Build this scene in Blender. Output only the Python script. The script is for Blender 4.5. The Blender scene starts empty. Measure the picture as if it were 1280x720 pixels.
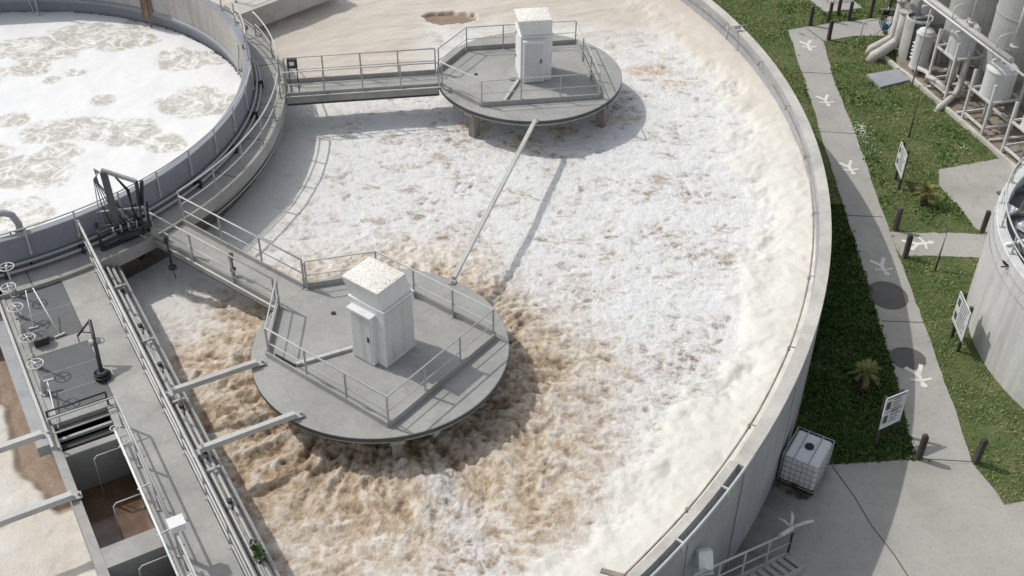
import bpy, math, random
import numpy as np
from mathutils import Vector, Matrix
random.seed(7); rng = np.random.default_rng(7)
sc = bpy.context.scene
COL = sc.collection
R = math.radians
G = -3.6            # yard level; platform decks are z = 0
WZ = -1.2           # liquid level in the ditch
# ------------------------------------------------------------------ camera model (surveyed)
F, TH, RO, H = 1468.0, 0.671045, 0.0139267, 20.2
def at(px, py, z=0.0):
    u = (px-640)/F; v = -(py-360)/F
    c, s = math.cos(RO), math.sin(RO); u, v = c*u-s*v, s*u+c*v
    d = Vector((u, math.cos(TH)+v*math.sin(TH), -math.sin(TH)+v*math.cos(TH)))
    t = (z-H)/d.z
    return Vector((d.x*t, d.y*t, z))
cam = bpy.data.cameras.new('camera'); cob = bpy.data.objects.new('camera', cam); COL.objects.link(cob)
cam.sensor_width = 36; cam.lens = F/1280*36; cam.clip_end = 1500; cam.clip_start = .1
fw = Vector((0, math.cos(TH), -math.sin(TH))); up = Vector((0, math.sin(TH), math.cos(TH))); rt = Vector((1, 0, 0))
c_, s_ = math.cos(RO), math.sin(RO)
rt2 = rt*c_ + up*s_; up2 = -rt*s_ + up*c_
M4 = Matrix((rt2, up2, -fw)).transposed().to_4x4(); M4.translation = (0, 0, H)
cob.matrix_world = M4
sc.camera = cob

# ------------------------------------------------------------------ light
w = bpy.data.worlds.new("World"); sc.world = w; w.use_nodes = True
nt = w.node_tree; bg = nt.nodes['Background']; sky = nt.nodes.new('ShaderNodeTexSky')
sky.sky_type = 'NISHITA'; sky.sun_disc = False
SDIR = Vector((-0.8, 0.38, 1)).normalized()
EL = math.asin(SDIR.z)
sky.sun_elevation = EL; sky.sun_rotation = math.atan2(SDIR.x, SDIR.y)
sky.air_density = 1.0; sky.dust_density = 2.0
hs = nt.nodes.new('ShaderNodeHueSaturation'); hs.inputs['Saturation'].default_value = .38; hs.inputs['Value'].default_value = 1.05
nt.links.new(sky.outputs[0], hs.inputs['Color']); nt.links.new(hs.outputs[0], bg.inputs[0]); bg.inputs[1].default_value = 0.15
sun = bpy.data.lights.new('sun', 'SUN'); sun.energy = 2.6; sun.angle = R(.5); sun.color = (1, .965, .91)
so = bpy.data.objects.new('sun', sun); COL.objects.link(so)
so.rotation_euler = SDIR.to_track_quat('Z', 'Y').to_euler(); so.location = (-30, 20, 40)
sc.view_settings.view_transform = 'Standard'; sc.view_settings.look = 'None'; sc.view_settings.gamma = 1
sc.view_settings.exposure = 0.0; sc.view_settings.use_curve_mapping = False
sc.render.engine = 'CYCLES'

# ------------------------------------------------------------------ materials
def newmat(name):
    m = bpy.data.materials.new(name); m.use_nodes = True
    return m, m.node_tree, m.node_tree.nodes['Principled BSDF']
def node(t, typ, **kw):
    n = t.nodes.new(typ)
    for k, v in kw.items():
        if isinstance(k, str) and hasattr(n, k): setattr(n, k, v)
    return n
def noise(t, vec, scale, detail=4, rough=.55, dist=0):
    n = t.nodes.new('ShaderNodeTexNoise'); n.inputs['Scale'].default_value = scale
    n.inputs['Detail'].default_value = detail; n.inputs['Roughness'].default_value = rough
    n.inputs['Distortion'].default_value = dist
    if vec is not None: t.links.new(vec, n.inputs['Vector'])
    return n.outputs['Fac']
def ramp(t, fac, stops):
    n = t.nodes.new('ShaderNodeValToRGB'); e = n.color_ramp.elements
    while len(e) < len(stops): e.new(.5)
    for el, (p, c) in zip(e, stops):
        el.position = p; el.color = (*c, 1) if len(c) == 3 else c
    t.links.new(fac, n.inputs[0]); return n.outputs[0]
def mixc(t, fac, a, b, blend='MIX'):
    n = t.nodes.new('ShaderNodeMix'); n.data_type = 'RGBA'; n.blend_type = blend
    for sock, val in ((n.inputs[0], fac), (n.inputs[6], a), (n.inputs[7], b)):
        if isinstance(val, bpy.types.NodeSocket): t.links.new(val, sock)
        elif isinstance(val, (int, float)): sock.default_value = val
        else: sock.default_value = (*val, 1)
    return n.outputs[2]
def mth(t, op, a, b=0.0, clamp=False):
    n = t.nodes.new('ShaderNodeMath'); n.operation = op; n.use_clamp = clamp
    for i, v in enumerate((a, b)):
        if isinstance(v, bpy.types.NodeSocket): t.links.new(v, n.inputs[i])
        else: n.inputs[i].default_value = v
    return n.outputs[0]
def geo(t): return t.nodes.new('ShaderNodeNewGeometry').outputs['Position']
def scalev(t, vec, s):
    n = t.nodes.new('ShaderNodeMapping'); n.inputs['Scale'].default_value = s
    t.links.new(vec, n.inputs[0]); return n.outputs[0]
def bump(t, bs, h, strength=.3, dist=.02):
    n = t.nodes.new('ShaderNodeBump'); n.inputs['Strength'].default_value = strength
    n.inputs['Distance'].default_value = dist; t.links.new(h, n.inputs['Height'])
    t.links.new(n.outputs[0], bs.inputs['Normal'])
def weathered(name, base, var=.12, rough=.8, dirt=(.12, .1, .08), dirt_amt=.35, streak=False, metal=0, bs_str=.25, scale=1.0, spec=.4):
    m, t, b = newmat(name); p = geo(t)
    n1 = noise(t, p, .6*scale, 6, .6); n2 = noise(t, p, 9*scale, 5, .65)
    lo = tuple(c*(1-var*1.6) for c in base); hi = tuple(min(.95, c*(1+var)) for c in base)
    c1 = ramp(t, n1, [(.3, lo), (.7, hi)])
    c2 = mixc(t, mth(t, 'MULTIPLY', mth(t, 'SUBTRACT', n2, .45, True), 1.2), c1, tuple(c*.62 for c in base))
    sv = scalev(t, p, (3, 3, .22)) if streak else scalev(t, p, (1.3, 1.3, 1.3))
    n3 = noise(t, sv, 1.1*scale, 7, .7, .4)
    fac = mth(t, 'MULTIPLY', ramp(t, n3, [(.5, (0, 0, 0)), (.72, (1, 1, 1))]), dirt_amt)
    c3 = mixc(t, fac, c2, dirt)
    t.links.new(c3, b.inputs['Base Color']); b.inputs['Roughness'].default_value = rough
    b.inputs['Metallic'].default_value = metal; b.inputs['Specular IOR Level'].default_value = spec
    bump(t, b, noise(t, p, 40*scale, 4), bs_str, .008)
    return m
MT = {}
MT['concrete'] = weathered('deck_concrete', (.36, .355, .33), .13, .85, (.17, .16, .14), .45)
MT['disc'] = weathered('platform_concrete', (.335, .333, .315), .10, .85, (.17, .165, .15), .45)
MT['disc_edge'] = weathered('platform_edge', (.075, .078, .08), .2, .7, (.03, .03, .03), .5)
MT['coping'] = weathered('coping_concrete', (.52, .50, .46), .14, .85, (.27, .23, .18), .5)
MT['wallc'] = weathered('wall_concrete', (.36, .37, .38), .10, .85, (.2, .2, .2), .5, True)
MT['wallin'] = weathered('inner_wall_concrete', (.40, .385, .36), .10, .85, (.2, .17, .13), .55, True)
MT['bluewall'] = weathered('coated_wall', (.25, .262, .29), .10, .6, (.2, .2, .22), .4, True)  # wall concrete, bluish shade of its outer face put into the base colour
MT['wet'] = weathered('wet_wall', (.13, .11, .09), .3, .35, (.05, .035, .02), .6, True)
MT['column'] = weathered('column_concrete', (.27, .245, .21), .3, .6, (.07, .055, .045), .8, True)
MT['path'] = weathered('path_concrete', (.37, .36, .33), .08, .9, (.23, .22, .19), .35)
MT['apron'] = weathered('apron_concrete', (.375, .365, .33), .10, .9, (.22, .21, .18), .45)
m, t, b = newmat('apron_with_dirt'); p = geo(t)
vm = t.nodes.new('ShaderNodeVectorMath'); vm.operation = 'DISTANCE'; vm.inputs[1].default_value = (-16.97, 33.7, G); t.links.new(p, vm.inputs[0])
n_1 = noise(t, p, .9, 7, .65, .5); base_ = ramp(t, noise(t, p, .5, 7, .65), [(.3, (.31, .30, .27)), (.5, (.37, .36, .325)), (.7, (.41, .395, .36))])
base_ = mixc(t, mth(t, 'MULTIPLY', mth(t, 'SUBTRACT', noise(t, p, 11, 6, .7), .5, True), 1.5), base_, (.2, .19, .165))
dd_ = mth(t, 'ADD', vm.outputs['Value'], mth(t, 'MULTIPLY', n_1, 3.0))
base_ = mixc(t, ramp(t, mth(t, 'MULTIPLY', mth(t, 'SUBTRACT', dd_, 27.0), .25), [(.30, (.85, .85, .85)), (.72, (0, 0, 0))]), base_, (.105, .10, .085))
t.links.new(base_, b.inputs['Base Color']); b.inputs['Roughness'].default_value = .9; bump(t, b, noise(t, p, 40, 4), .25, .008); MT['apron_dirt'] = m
MT['galv'] = weathered('galvanised_steel', (.42, .42, .41), .1, .5, (.2, .18, .15), .35, metal=.1, bs_str=.05)
MT['rail'] = weathered('pale_rail_paint', (.50, .50, .48), .08, .5, (.25, .2, .15), .3, bs_str=.05)
MT['steel_dark'] = weathered('dark_steel', (.05, .052, .055), .3, .5, (.09, .06, .04), .4, metal=.2, bs_str=.1)
MT['grate'] = weathered('grating', (.125, .13, .13), .12, .7, (.07, .07, .065), .4)
MT['white'] = weathered('white_enamel', (.74, .74, .735), .04, .45, (.50, .49, .46), .3, True, bs_str=.05)
MT['whiteroof'] = None
MT['plastic'] = weathered('white_plastic', (.78, .79, .80), .04, .35, (.5, .49, .45), .3, bs_str=.03)
MT['vessel'] = weathered('vessel_paint', (.61, .61, .60), .07, .5, (.3, .27, .22), .5, True, bs_str=.05)
MT['silo'] = weathered('silo_sheet', (.42, .42, .405), .10, .6, (.2, .19, .17), .6, True, bs_str=.08)
MT['pipe'] = weathered('pipe_lagging', (.50, .49, .46), .1, .6, (.25, .21, .17), .5, bs_str=.1)
MT['wood'] = weathered('bollard_timber', (.075, .065, .055), .3, .9, (.03, .028, .024), .5, True, bs_str=.5)
MT['black'] = weathered('black_rubber', (.02, .02, .022), .2, .5, (.05, .045, .04), .3, bs_str=.05)
MT['rust'] = weathered('rusty_steel', (.26, .19, .14), .3, .9, (.08, .04, .02), .6)
MT['brownpipe'] = weathered('stained_pipe', (.36, .31, .25), .3, .7, (.1, .06, .03), .6, scale=2)
MT['mud'] = weathered('silt_floor', (.27, .23, .18), .25, .9, (.1, .075, .05), .8)
MT['cover'] = weathered('cover_plate', (.30, .32, .345), .08, .6, (.2, .2, .2), .4)
MT['patch'] = weathered('bitumen_patch', (.125, .122, .115), .15, .9, (.05, .05, .05), .3)
MT['paint'] = weathered('path_paint', (.72, .70, .66), .08, .8, (.4, .39, .36), .65, scale=3)
MT['joint'] = weathered('joint_filler', (.10, .095, .08), .2, .95, (.05, .06, .03), .6)
MT['pallet'] = weathered('pallet_wood', (.10, .085, .065), .25, .9, (.05, .04, .03), .6, bs_str=.4)
MT['signface'] = weathered('sign_face', (.62, .64, .62), .05, .5, (.4, .4, .38), .3)
MT['ink'] = weathered('sign_ink', (.08, .09, .10), .1, .6, (.1, .1, .1), .3)
MT['roofdark'] = weathered('tank_roof', (.13, .135, .14), .2, .7, (.06, .06, .06), .5)
MT['blue'] = weathered('blue_paint', (.10, .25, .48), .1, .5, (.05, .08, .1), .3)
MT['orange'] = weathered('orange_paint', (.5, .14, .04), .1, .5, (.2, .06, .03), .3)
MT['bark'] = weathered('palm_bark', (.09, .065, .045), .3, .95, (.03, .02, .015), .6, bs_str=.6)
# bird-marked white roof
m, t, b = newmat('flaking_white_roof'); p = geo(t)
n = noise(t, p, 22, 6, .75, .3); t.links.new(ramp(t, n, [(.44, (.80, .79, .75)), (.54, (.68, .65, .58)), (.63, (.34, .30, .25))]), b.inputs['Base Color'])
bump(t, b, n, .3, .01); b.inputs['Roughness'].default_value = .9; MT['whiteroof'] = m
# foliage
def leafmat(name, stops, trans=.25):
    m, t, b = newmat(name)
    g = t.nodes.new('ShaderNodeNewGeometry')
    n = noise(t, g.outputs['Position'], .55, 4, .6)
    f = mth(t, 'ADD', mth(t, 'MULTIPLY', g.outputs['Random Per Island'], .5), mth(t, 'MULTIPLY', n, .6))
    t.links.new(ramp(t, f, stops), b.inputs['Base Color'])
    b.inputs['Roughness'].default_value = .6; b.inputs['Specular IOR Level'].default_value = .25
    b.inputs['Subsurface Weight'].default_value = 0
    return m
MT['grass'] = leafmat('lawn_blades', [(.2, (.11, .18, .05)), (.42, (.19, .275, .08)), (.58, (.28, .34, .125)), (.75, (.40, .40, .21))])
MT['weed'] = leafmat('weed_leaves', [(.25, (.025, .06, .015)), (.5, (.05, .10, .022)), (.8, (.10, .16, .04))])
MT['clover'] = leafmat('clover_leaves', [(.25, (.07, .145, .035)), (.5, (.11, .21, .05)), (.8, (.17, .28, .08))])
MT['palmleaf'] = leafmat('palm_leaves', [(.25, (.10, .12, .03)), (.55, (.22, .22, .07)), (.8, (.42, .38, .16))])
MT['daisy'] = weathered('daisy_petals', (.7, .7, .62), .05, .8)
m, t, b = newmat('soil_and_turf'); p = geo(t)
n = noise(t, p, 1.2, 8, .65); n2 = noise(t, p, 18, 4, .7)
cc = ramp(t, n, [(.3, (.07, .11, .03)), (.5, (.11, .15, .045)), (.64, (.18, .185, .08)), (.76, (.21, .18, .12))])
t.links.new(mixc(t, mth(t, 'MULTIPLY', n2, .6), cc, (.03, .045, .012)), b.inputs['Base Color'])
b.inputs['Roughness'].default_value = 1; bump(t, b, n2, .8, .05); MT['turf'] = m

# ------------------------------------------------------------------ mesh building
ORG = {}
class MB:
    def __init__(s): s.v = []; s.f = []; s.smooth = []
    def add(s, verts, faces, smooth=False):
        o = len(s.v); s.v += [tuple(x) for x in verts]; s.f += [tuple(i+o for i in f) for f in faces]
        s.smooth += [smooth]*len(faces); return s
    def box(s, c, size, ax=(1, 0, 0), zrot=None, axz=None):
        c = Vector(c); x = Vector(ax).normalized()
        z = Vector(axz) if axz is not None else Vector((0, 0, 1)); y = z.cross(x).normalized(); z = x.cross(y).normalized()
        hx, hy, hz = [k/2 for k in size]
        vs = [c+x*(i*hx)+y*(j*hy)+z*(k*hz) for i in (-1, 1) for j in (-1, 1) for k in (-1, 1)]
        return s.add(vs, [(0, 1, 3, 2), (4, 6, 7, 5), (0, 4, 5, 1), (2, 3, 7, 6), (0, 2, 6, 4), (1, 5, 7, 3)])
    def bar(s, a, b, wd, ht):
        a = Vector(a); b = Vector(b); d = b-a
        upv = Vector((0, 0, 1)) if abs(d.normalized().z) < .95 else Vector((0, 1, 0))
        return s.box((a+b)/2, (d.length, wd, ht), d, axz=upv)
    def tube(s, pts, r, n=8, closed=False, cap=True):
        pts = [Vector(p) for p in pts]; N = len(pts); rs = r if isinstance(r, (list, tuple)) else [r]*N
        rings = []; prev = None
        for i, p in enumerate(pts):
            if closed: d = pts[(i+1) % N]-pts[i-1]
            else: d = pts[min(i+1, N-1)]-pts[max(i-1, 0)]
            d.normalize()
            a = prev if prev is not None else (Vector((0, 0, 1)) if abs(d.z) < .9 else Vector((1, 0, 0)))
            x = (a-d*a.dot(d)).normalized(); y = d.cross(x); prev = x
            rings.append([p+(x*math.cos(2*math.pi*k/n)+y*math.sin(2*math.pi*k/n))*rs[i] for k in range(n)])
        vs = [v for rg in rings for v in rg]; fs = []
        for i in range(N if closed else N-1):
            j = (i+1) % N
            for k in range(n): fs.append((i*n+k, i*n+(k+1) % n, j*n+(k+1) % n, j*n+k))
        s.add(vs, fs, True)
        if cap and not closed:
            o = len(s.v)-len(vs)
            s.f += [tuple(o+k for k in range(n))[::-1], tuple(o+(N-1)*n+k for k in range(n))]; s.smooth += [False, False]
        return s
    def lathe(s, c, prof, n=32, a0=0, a1=360, close=False):
        full = abs(a1-a0) >= 360; m_ = n if full else n+1
        vs = []; P = len(prof)
        for i in range(m_):
            a = R(a0+(a1-a0)*i/n)
            for (r, z) in prof: vs.append((c[0]+r*math.cos(a), c[1]+r*math.sin(a), c[2]+z))
        fs = []
        for i in range(n):
            j = (i+1) % m_
            for k in range(P if close else P-1):
                l = (k+1) % P
                fs.append((i*P+k, j*P+k, j*P+l, i*P+l))
        s.add(vs, fs, False)
        if close and not full: s.f += [tuple(len(s.v)-len(vs)+k for k in range(P)), tuple(len(s.v)-P+k for k in range(P))[::-1]]; s.smooth += [False]*2
        return s
    def prism(s, poly, z0, z1):
        n = len(poly); vs = [(p[0], p[1], z0) for p in poly]+[(p[0], p[1], z1) for p in poly]
        fs = [tuple(range(n))[::-1], tuple(range(n, 2*n))]+[(i, (i+1) % n, n+(i+1) % n, n+i) for i in range(n)]
        return s.add(vs, fs)
    def build(s, name, mat, parent=None, smooth=None):
        me = bpy.data.meshes.new(name)
        o0 = Vector(ORG[parent.name]) if parent else Vector((0, 0, 0))
        me.from_pydata([(v[0]-o0.x, v[1]-o0.y, v[2]-o0.z) for v in s.v], [], s.f)
        me.polygons.foreach_set('use_smooth', s.smooth)
        me.materials.append(MT[mat] if isinstance(mat, str) else mat)
        import bmesh
        bm = bmesh.new(); bm.from_mesh(me); bmesh.ops.recalc_face_normals(bm, faces=bm.faces); bm.to_mesh(me); bm.free()
        ob = bpy.data.objects.new(name, me); COL.objects.link(ob)
        if parent: ob.parent = parent
        ORG[ob.name] = tuple(o0)
        return ob
def tag(o, label=None, cat=None, group=None, kind=None):
    if label: o['label'] = label
    if cat: o['category'] = cat
    if group: o['group'] = group
    if kind: o['kind'] = kind
    return o
def thing(name, loc, label, cat, group=None):
    o = bpy.data.objects.new(name, None); COL.objects.link(o); o.location = loc; o.empty_display_size = .2
    ORG[o.name] = tuple(loc); return tag(o, label, cat, group)
def rebase(o):
    """move a top-level mesh's origin to its base"""
    me = o.data; co = np.empty(len(me.vertices)*3); me.vertices.foreach_get('co', co); co = co.reshape(-1, 3)
    c = np.array([(co[:, 0].min()+co[:, 0].max())/2, (co[:, 1].min()+co[:, 1].max())/2, co[:, 2].min()])
    co -= c; me.vertices.foreach_set('co', co.ravel()); o.location = c; me.update(); return o
def copy_tree(o, parent=None):
    c = o.copy(); COL.objects.link(c); c.parent = parent
    for ch in [x for x in o.children]: copy_tree(ch, c)
    return c
def struct(o): return tag(o, kind='structure')
def V3(p, z=None): return Vector((p[0], p[1], p[2] if z is None and len(p) > 2 else (z or 0)))

def subdivide(pts, step, closed=False):
    out = []; N = len(pts)
    for i in range(N if closed else N-1):
        a = Vector(pts[i]); b = Vector(pts[(i+1) % N]); n = max(1, round((b-a).length/step))
        out += [a+(b-a)*k/n for k in range(n)]
    if not closed: out.append(Vector(pts[-1]))
    return out
def railing(parent, pts, h=.95, step=1.35, r=.022, mat='rail', mids=(.5,), posts=None, flat=True, postmat=None, closed=False, base=0.0):
    """part 'railing' (its rails) with each post a sub-part"""
    pts = [Vector(p) for p in pts]; m = MB()
    m.tube([p+Vector((0, 0, h)) for p in pts], r, 8, closed)
    for k in mids: m.tube([p+Vector((0, 0, h*k+base)) for p in pts], r*.75, 6, closed)
    ro = m.build('railing', mat, parent)
    pp = posts if posts is not None else subdivide(pts, step, closed)
    for p in pp:
        q = MB(); p = Vector(p)
        q.box(p+Vector((0, 0, (h-r)/2+.003)), (.045, .05, h-r-.006)); q.box(p+Vector((0, 0, .012)), (.12, .12, .02))
        po = q.build('post', postmat or 'galv'); po.parent = ro
        me = po.data
        o0 = Vector(ORG[ro.name]); me.transform(Matrix.Translation(-o0)); ORG[po.name] = ORG[ro.name]
    return ro

# ------------------------------------------------------------------ fixed geometry
CR = Vector((-16.97, 33.7, 0)); RR = 26.95          # outer tank wall
CI = Vector((-19.02, 34.57, 0)); RI = 10.04         # inner tank
ND = Vector((-3.38, 22.94, 0)); FD = Vector((.51, 37.84, 0)); RD = 3.33
O2 = Vector((-12.3, 27.0, 0)); U2 = Vector((.508, -.861, 0)); V2 = Vector((.861, .508, 0))
def D(u, v, z=0): p = O2+U2*u+V2*v; return Vector((p.x, p.y, z))

# ---- ground
m = MB(); S = 400
m.add([(-S, -S, G), (S, -S, G), (S, S, G), (-S, S, G)], [(0, 1, 2, 3)]); struct(m.build('ground', 'turf'))
def flat(name, pxs, dz, mat, parent=None, world=None):
    P = world or [at(x, y, G) for x, y in pxs]
    m = MB(); n = len(P); z = G+dz
    vs = [(p[0], p[1], z) for p in P]+[(p[0], p[1], G-.05) for p in P]
    m.add(vs, [tuple(range(n))]+[(i, (i+1) % n, n+(i+1) % n, n+i) for i in range(n)])
    return m.build(name, mat, parent)
def jitter_edge(pxs, step=9, amp=.9, closed=True):
    out = []
    for i in range(len(pxs) if closed else len(pxs)-1):
        a = Vector((*pxs[i], 0)); b = Vector((*pxs[(i+1) % len(pxs)], 0)); n = max(1, int((b-a).length/step))
        for k in range(n):
            p = a+(b-a)*k/n
            if k: p += Vector((random.uniform(-amp, amp), random.uniform(-amp, amp), 0))
            out.append((p.x, p.y))
    return out
PATH = [(985, 38), (1005, 98), (1026, 168), (1058, 270), (1084, 355), (1110, 440), (1122, 480), (1144, 577),
        (1215, 581), (1195, 515), (1174, 460), (1165, 432), (1135, 352), (1102, 262), (1070, 170), (1042, 100), (1029, 52)]
CROSS = [(985, 38), (1029, 52), (1064, 46), (1140, 44), (1140, 18), (1113, 21), (1044, 29), (1008, 34)]
SIDE = [(1111, 290), (1240, 293), (1232, 322), (1126, 320)]
SLAB = [(1173, 213), (1252, 198), (1330, 185), (1330, 320), (1236, 300), (1224, 290), (1200, 262), (1173, 231)]
APRON = [(1144, 575), (1215, 579), (1232, 600), (1245, 615), (1255, 632), (1290, 624), (1700, 640), (1700, 1200), (700, 1200), (700, 760), (850, 735), (935, 665), (975, 584), (1040, 581)]
TOPSLAB = [(1012, 0), (1032, 16), (1078, 10.5), (1062, -3), (1075, -18), (1000, -18)]
PLINTH = [(1140, 100), (1171, 129), (1225.6, 171.7), (1257, 201), (1330, 262), (1500, 200), (1500, -60), (1130, -60), (1122, 20), (1118, 60), (1122, 86)]
path = struct(flat('path', jitter_edge(PATH), .030, 'path'))
struct(flat('cross_path', jitter_edge(CROSS), .022, 'path')); struct(flat('side_path', jitter_edge(SIDE), .018, 'path'))
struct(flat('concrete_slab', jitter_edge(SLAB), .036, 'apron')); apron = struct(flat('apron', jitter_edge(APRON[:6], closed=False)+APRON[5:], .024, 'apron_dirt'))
struct(flat('upper_slab', TOPSLAB, .026, 'path')); struct(flat('plinth', PLINTH, .07, 'mud'))
# joints in the path
for a, b in [((1002, 91), (1041, 93)), ((1024, 165), (1069, 168)), ((1058, 270), (1103, 272)), ((1102, 402), (1154, 404)), ((1145, 574), (1214, 578)), ((1008, 36), (1030, 52))]:
    pa, pb = at(*a, G), at(*b, G); m = MB(); m.bar((pa.x, pa.y, G+.030), (pb.x, pb.y, G+.030), .035, .010); m.build('joint', 'joint', path)
jp = [at(1040, 583, G), at(1068, 622, G), at(1090, 659, G), at(1118, 695, G), at(1160, 760, G)]
for a, b in zip(jp, jp[1:]):
    m = MB(); m.bar((a.x, a.y, G+.024), (b.x, b.y, G+.024), .03, .010); m.build('joint', 'joint', apron)
# painted figures on the path: head nearest the reader, arms and legs spread
def figure(px, py, ang, s, name='painted_figure', par=path, dz=.030):
    c = at(px, py, G); m = MB(); z = G+dz+.005
    ca, sa = math.cos(ang), math.sin(ang)
    def q(x, y): return (c.x+(x*ca-y*sa)*s, c.y+(x*sa+y*ca)*s)
    def seg(a, b, w0, w1):
        a = Vector(a); b = Vector(b); d = (b-a).normalized(); n_ = Vector((-d.y, d.x))
        P = [a+n_*w0/2, b+n_*w1/2, b-n_*w1/2, a-n_*w0/2]
        return [q(*p) for p in P]
    shapes = [seg((0, -.28), (0, .12), .10, .14), seg((0, .08), (-.27, .42), .12, .13), seg((0, .08), (.24, .50), .12, .13),
              seg((0, -.16), (-.30, -.08), .09, .08), seg((0, -.16), (.32, -.10), .09, .08),
              [q(.10*math.cos(k*.628), -.36+.10*math.sin(k*.628)) for k in range(10)]]
    for i, P in enumerate(shapes):
        zz = z+i*.0012; m.add([(*p, zz) for p in P], [tuple(range(len(P)))])
    return m.build(name, 'paint', par)
for px, py, a, s in [(1010, 58, .05, 1.05), (1032, 127, .1, 1.0), (1062, 211, .15, 1.0), (1103, 335, .15, 1.0), (1149, 472, .1, 1.05)]:
    figure(px, py, a, s)
figure(1150, 305, 1.75, 1.1, par=bpy.data.objects['side_path'], dz=.018)
for (cx, cy, rx, ry) in [(1109, 370, .66, .74), (1134, 449, .56, .52)]:
    c = at(cx, cy, G); m = MB()
    P = [(c.x+rx*math.cos(k*.2094)*(1+.03*math.sin(3*k)), c.y+ry*math.sin(k*.2094)) for k in range(30)]
    m.add([(*p, G+.0345) for p in P], [tuple(range(30))]); m.build('dark_patch', 'patch', path)

# ------------------------------------------------------------------ liquids
def hash2(ix, iy, seed):
    h = (ix.astype(np.int64)*374761393 + iy.astype(np.int64)*668265263 + seed*1442695041) & 0xffffffff
    h = ((h ^ (h >> 13))*1274126177) & 0xffffffff
    return ((h ^ (h >> 16)) & 0xffff)/65535.0
def vnoise(x, y, seed=0):
    ix = np.floor(x); iy = np.floor(y); fx = x-ix; fy = y-iy
    a = [[hash2(ix+i, iy+j, seed)*6.2832 for j in (0, 1)] for i in (0, 1)]
    def g(i, j): return np.cos(a[i][j])*(fx-i)+np.sin(a[i][j])*(fy-j)
    sx = fx*fx*fx*(fx*(fx*6-15)+10); sy = fy*fy*fy*(fy*(fy*6-15)+10)
    return ((g(0, 0)*(1-sx)+g(1, 0)*sx)*(1-sy)+(g(0, 1)*(1-sx)+g(1, 1)*sx)*sy)*1.5
def fbm(x, y, o=5, seed=0, gain=.5, ridged=False):
    s = np.zeros_like(x); a = 1.; tot = 0
    for i in range(o):
        n = vnoise(x, y, seed+i*17)
        s += a*((1-2*np.abs(n)) if ridged else n); tot += a; a *= gain; x = x*2.03+3.1; y = y*2.03-1.7
    return s/tot
def sstep(a, b, x): t_ = np.clip((x-a)/(b-a), 0, 1); return t_*t_*(3-2*t_)
def grid_mesh(name, X, Y, Z, keep, attrs, mat):
    ny, nx = X.shape
    idx = np.arange(nx*ny).reshape(ny, nx)
    k = keep[:-1, :-1] & keep[1:, :-1] & keep[:-1, 1:] & keep[1:, 1:]
    q = np.stack([idx[:-1, :-1][k], idx[:-1, 1:][k], idx[1:, 1:][k], idx[1:, :-1][k]], 1)
    used = np.unique(q); remap = -np.ones(nx*ny, int); remap[used] = np.arange(len(used)); q = remap[q]
    co = np.stack([X.ravel()[used], Y.ravel()[used], Z.ravel()[used]], 1)
    at_ = {n: a.ravel()[used] for n, a in attrs.items()}
    return co, q, at_
def mesh_from(name, parts, mat):
    off = 0; cos = []; qs = []; ats = {}
    for co, q, a in parts:
        cos.append(co); qs.append(q+off); off += len(co)
        for n, v in a.items(): ats.setdefault(n, []).append(v)
    co = np.concatenate(cos); q = np.concatenate(qs)
    me = bpy.data.meshes.new(name); me.vertices.add(len(co)); me.vertices.foreach_set('co', co.ravel())
    me.loops.add(q.size); me.loops.foreach_set('vertex_index', q.ravel().astype(np.int32))
    me.polygons.add(len(q)); me.polygons.foreach_set('loop_start', (np.arange(len(q))*q.shape[1]).astype(np.int32))
    me.update(calc_edges=True); me.polygons.foreach_set('use_smooth', np.ones(len(q), bool))
    for n, v in ats.items():
        at__ = me.attributes.new(n, 'FLOAT', 'POINT'); at__.data.foreach_set('value', np.concatenate(v).astype(np.float32))
    me.materials.append(mat); ob = bpy.data.objects.new(name, me); COL.objects.link(ob); me.validate(); return ob

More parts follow.
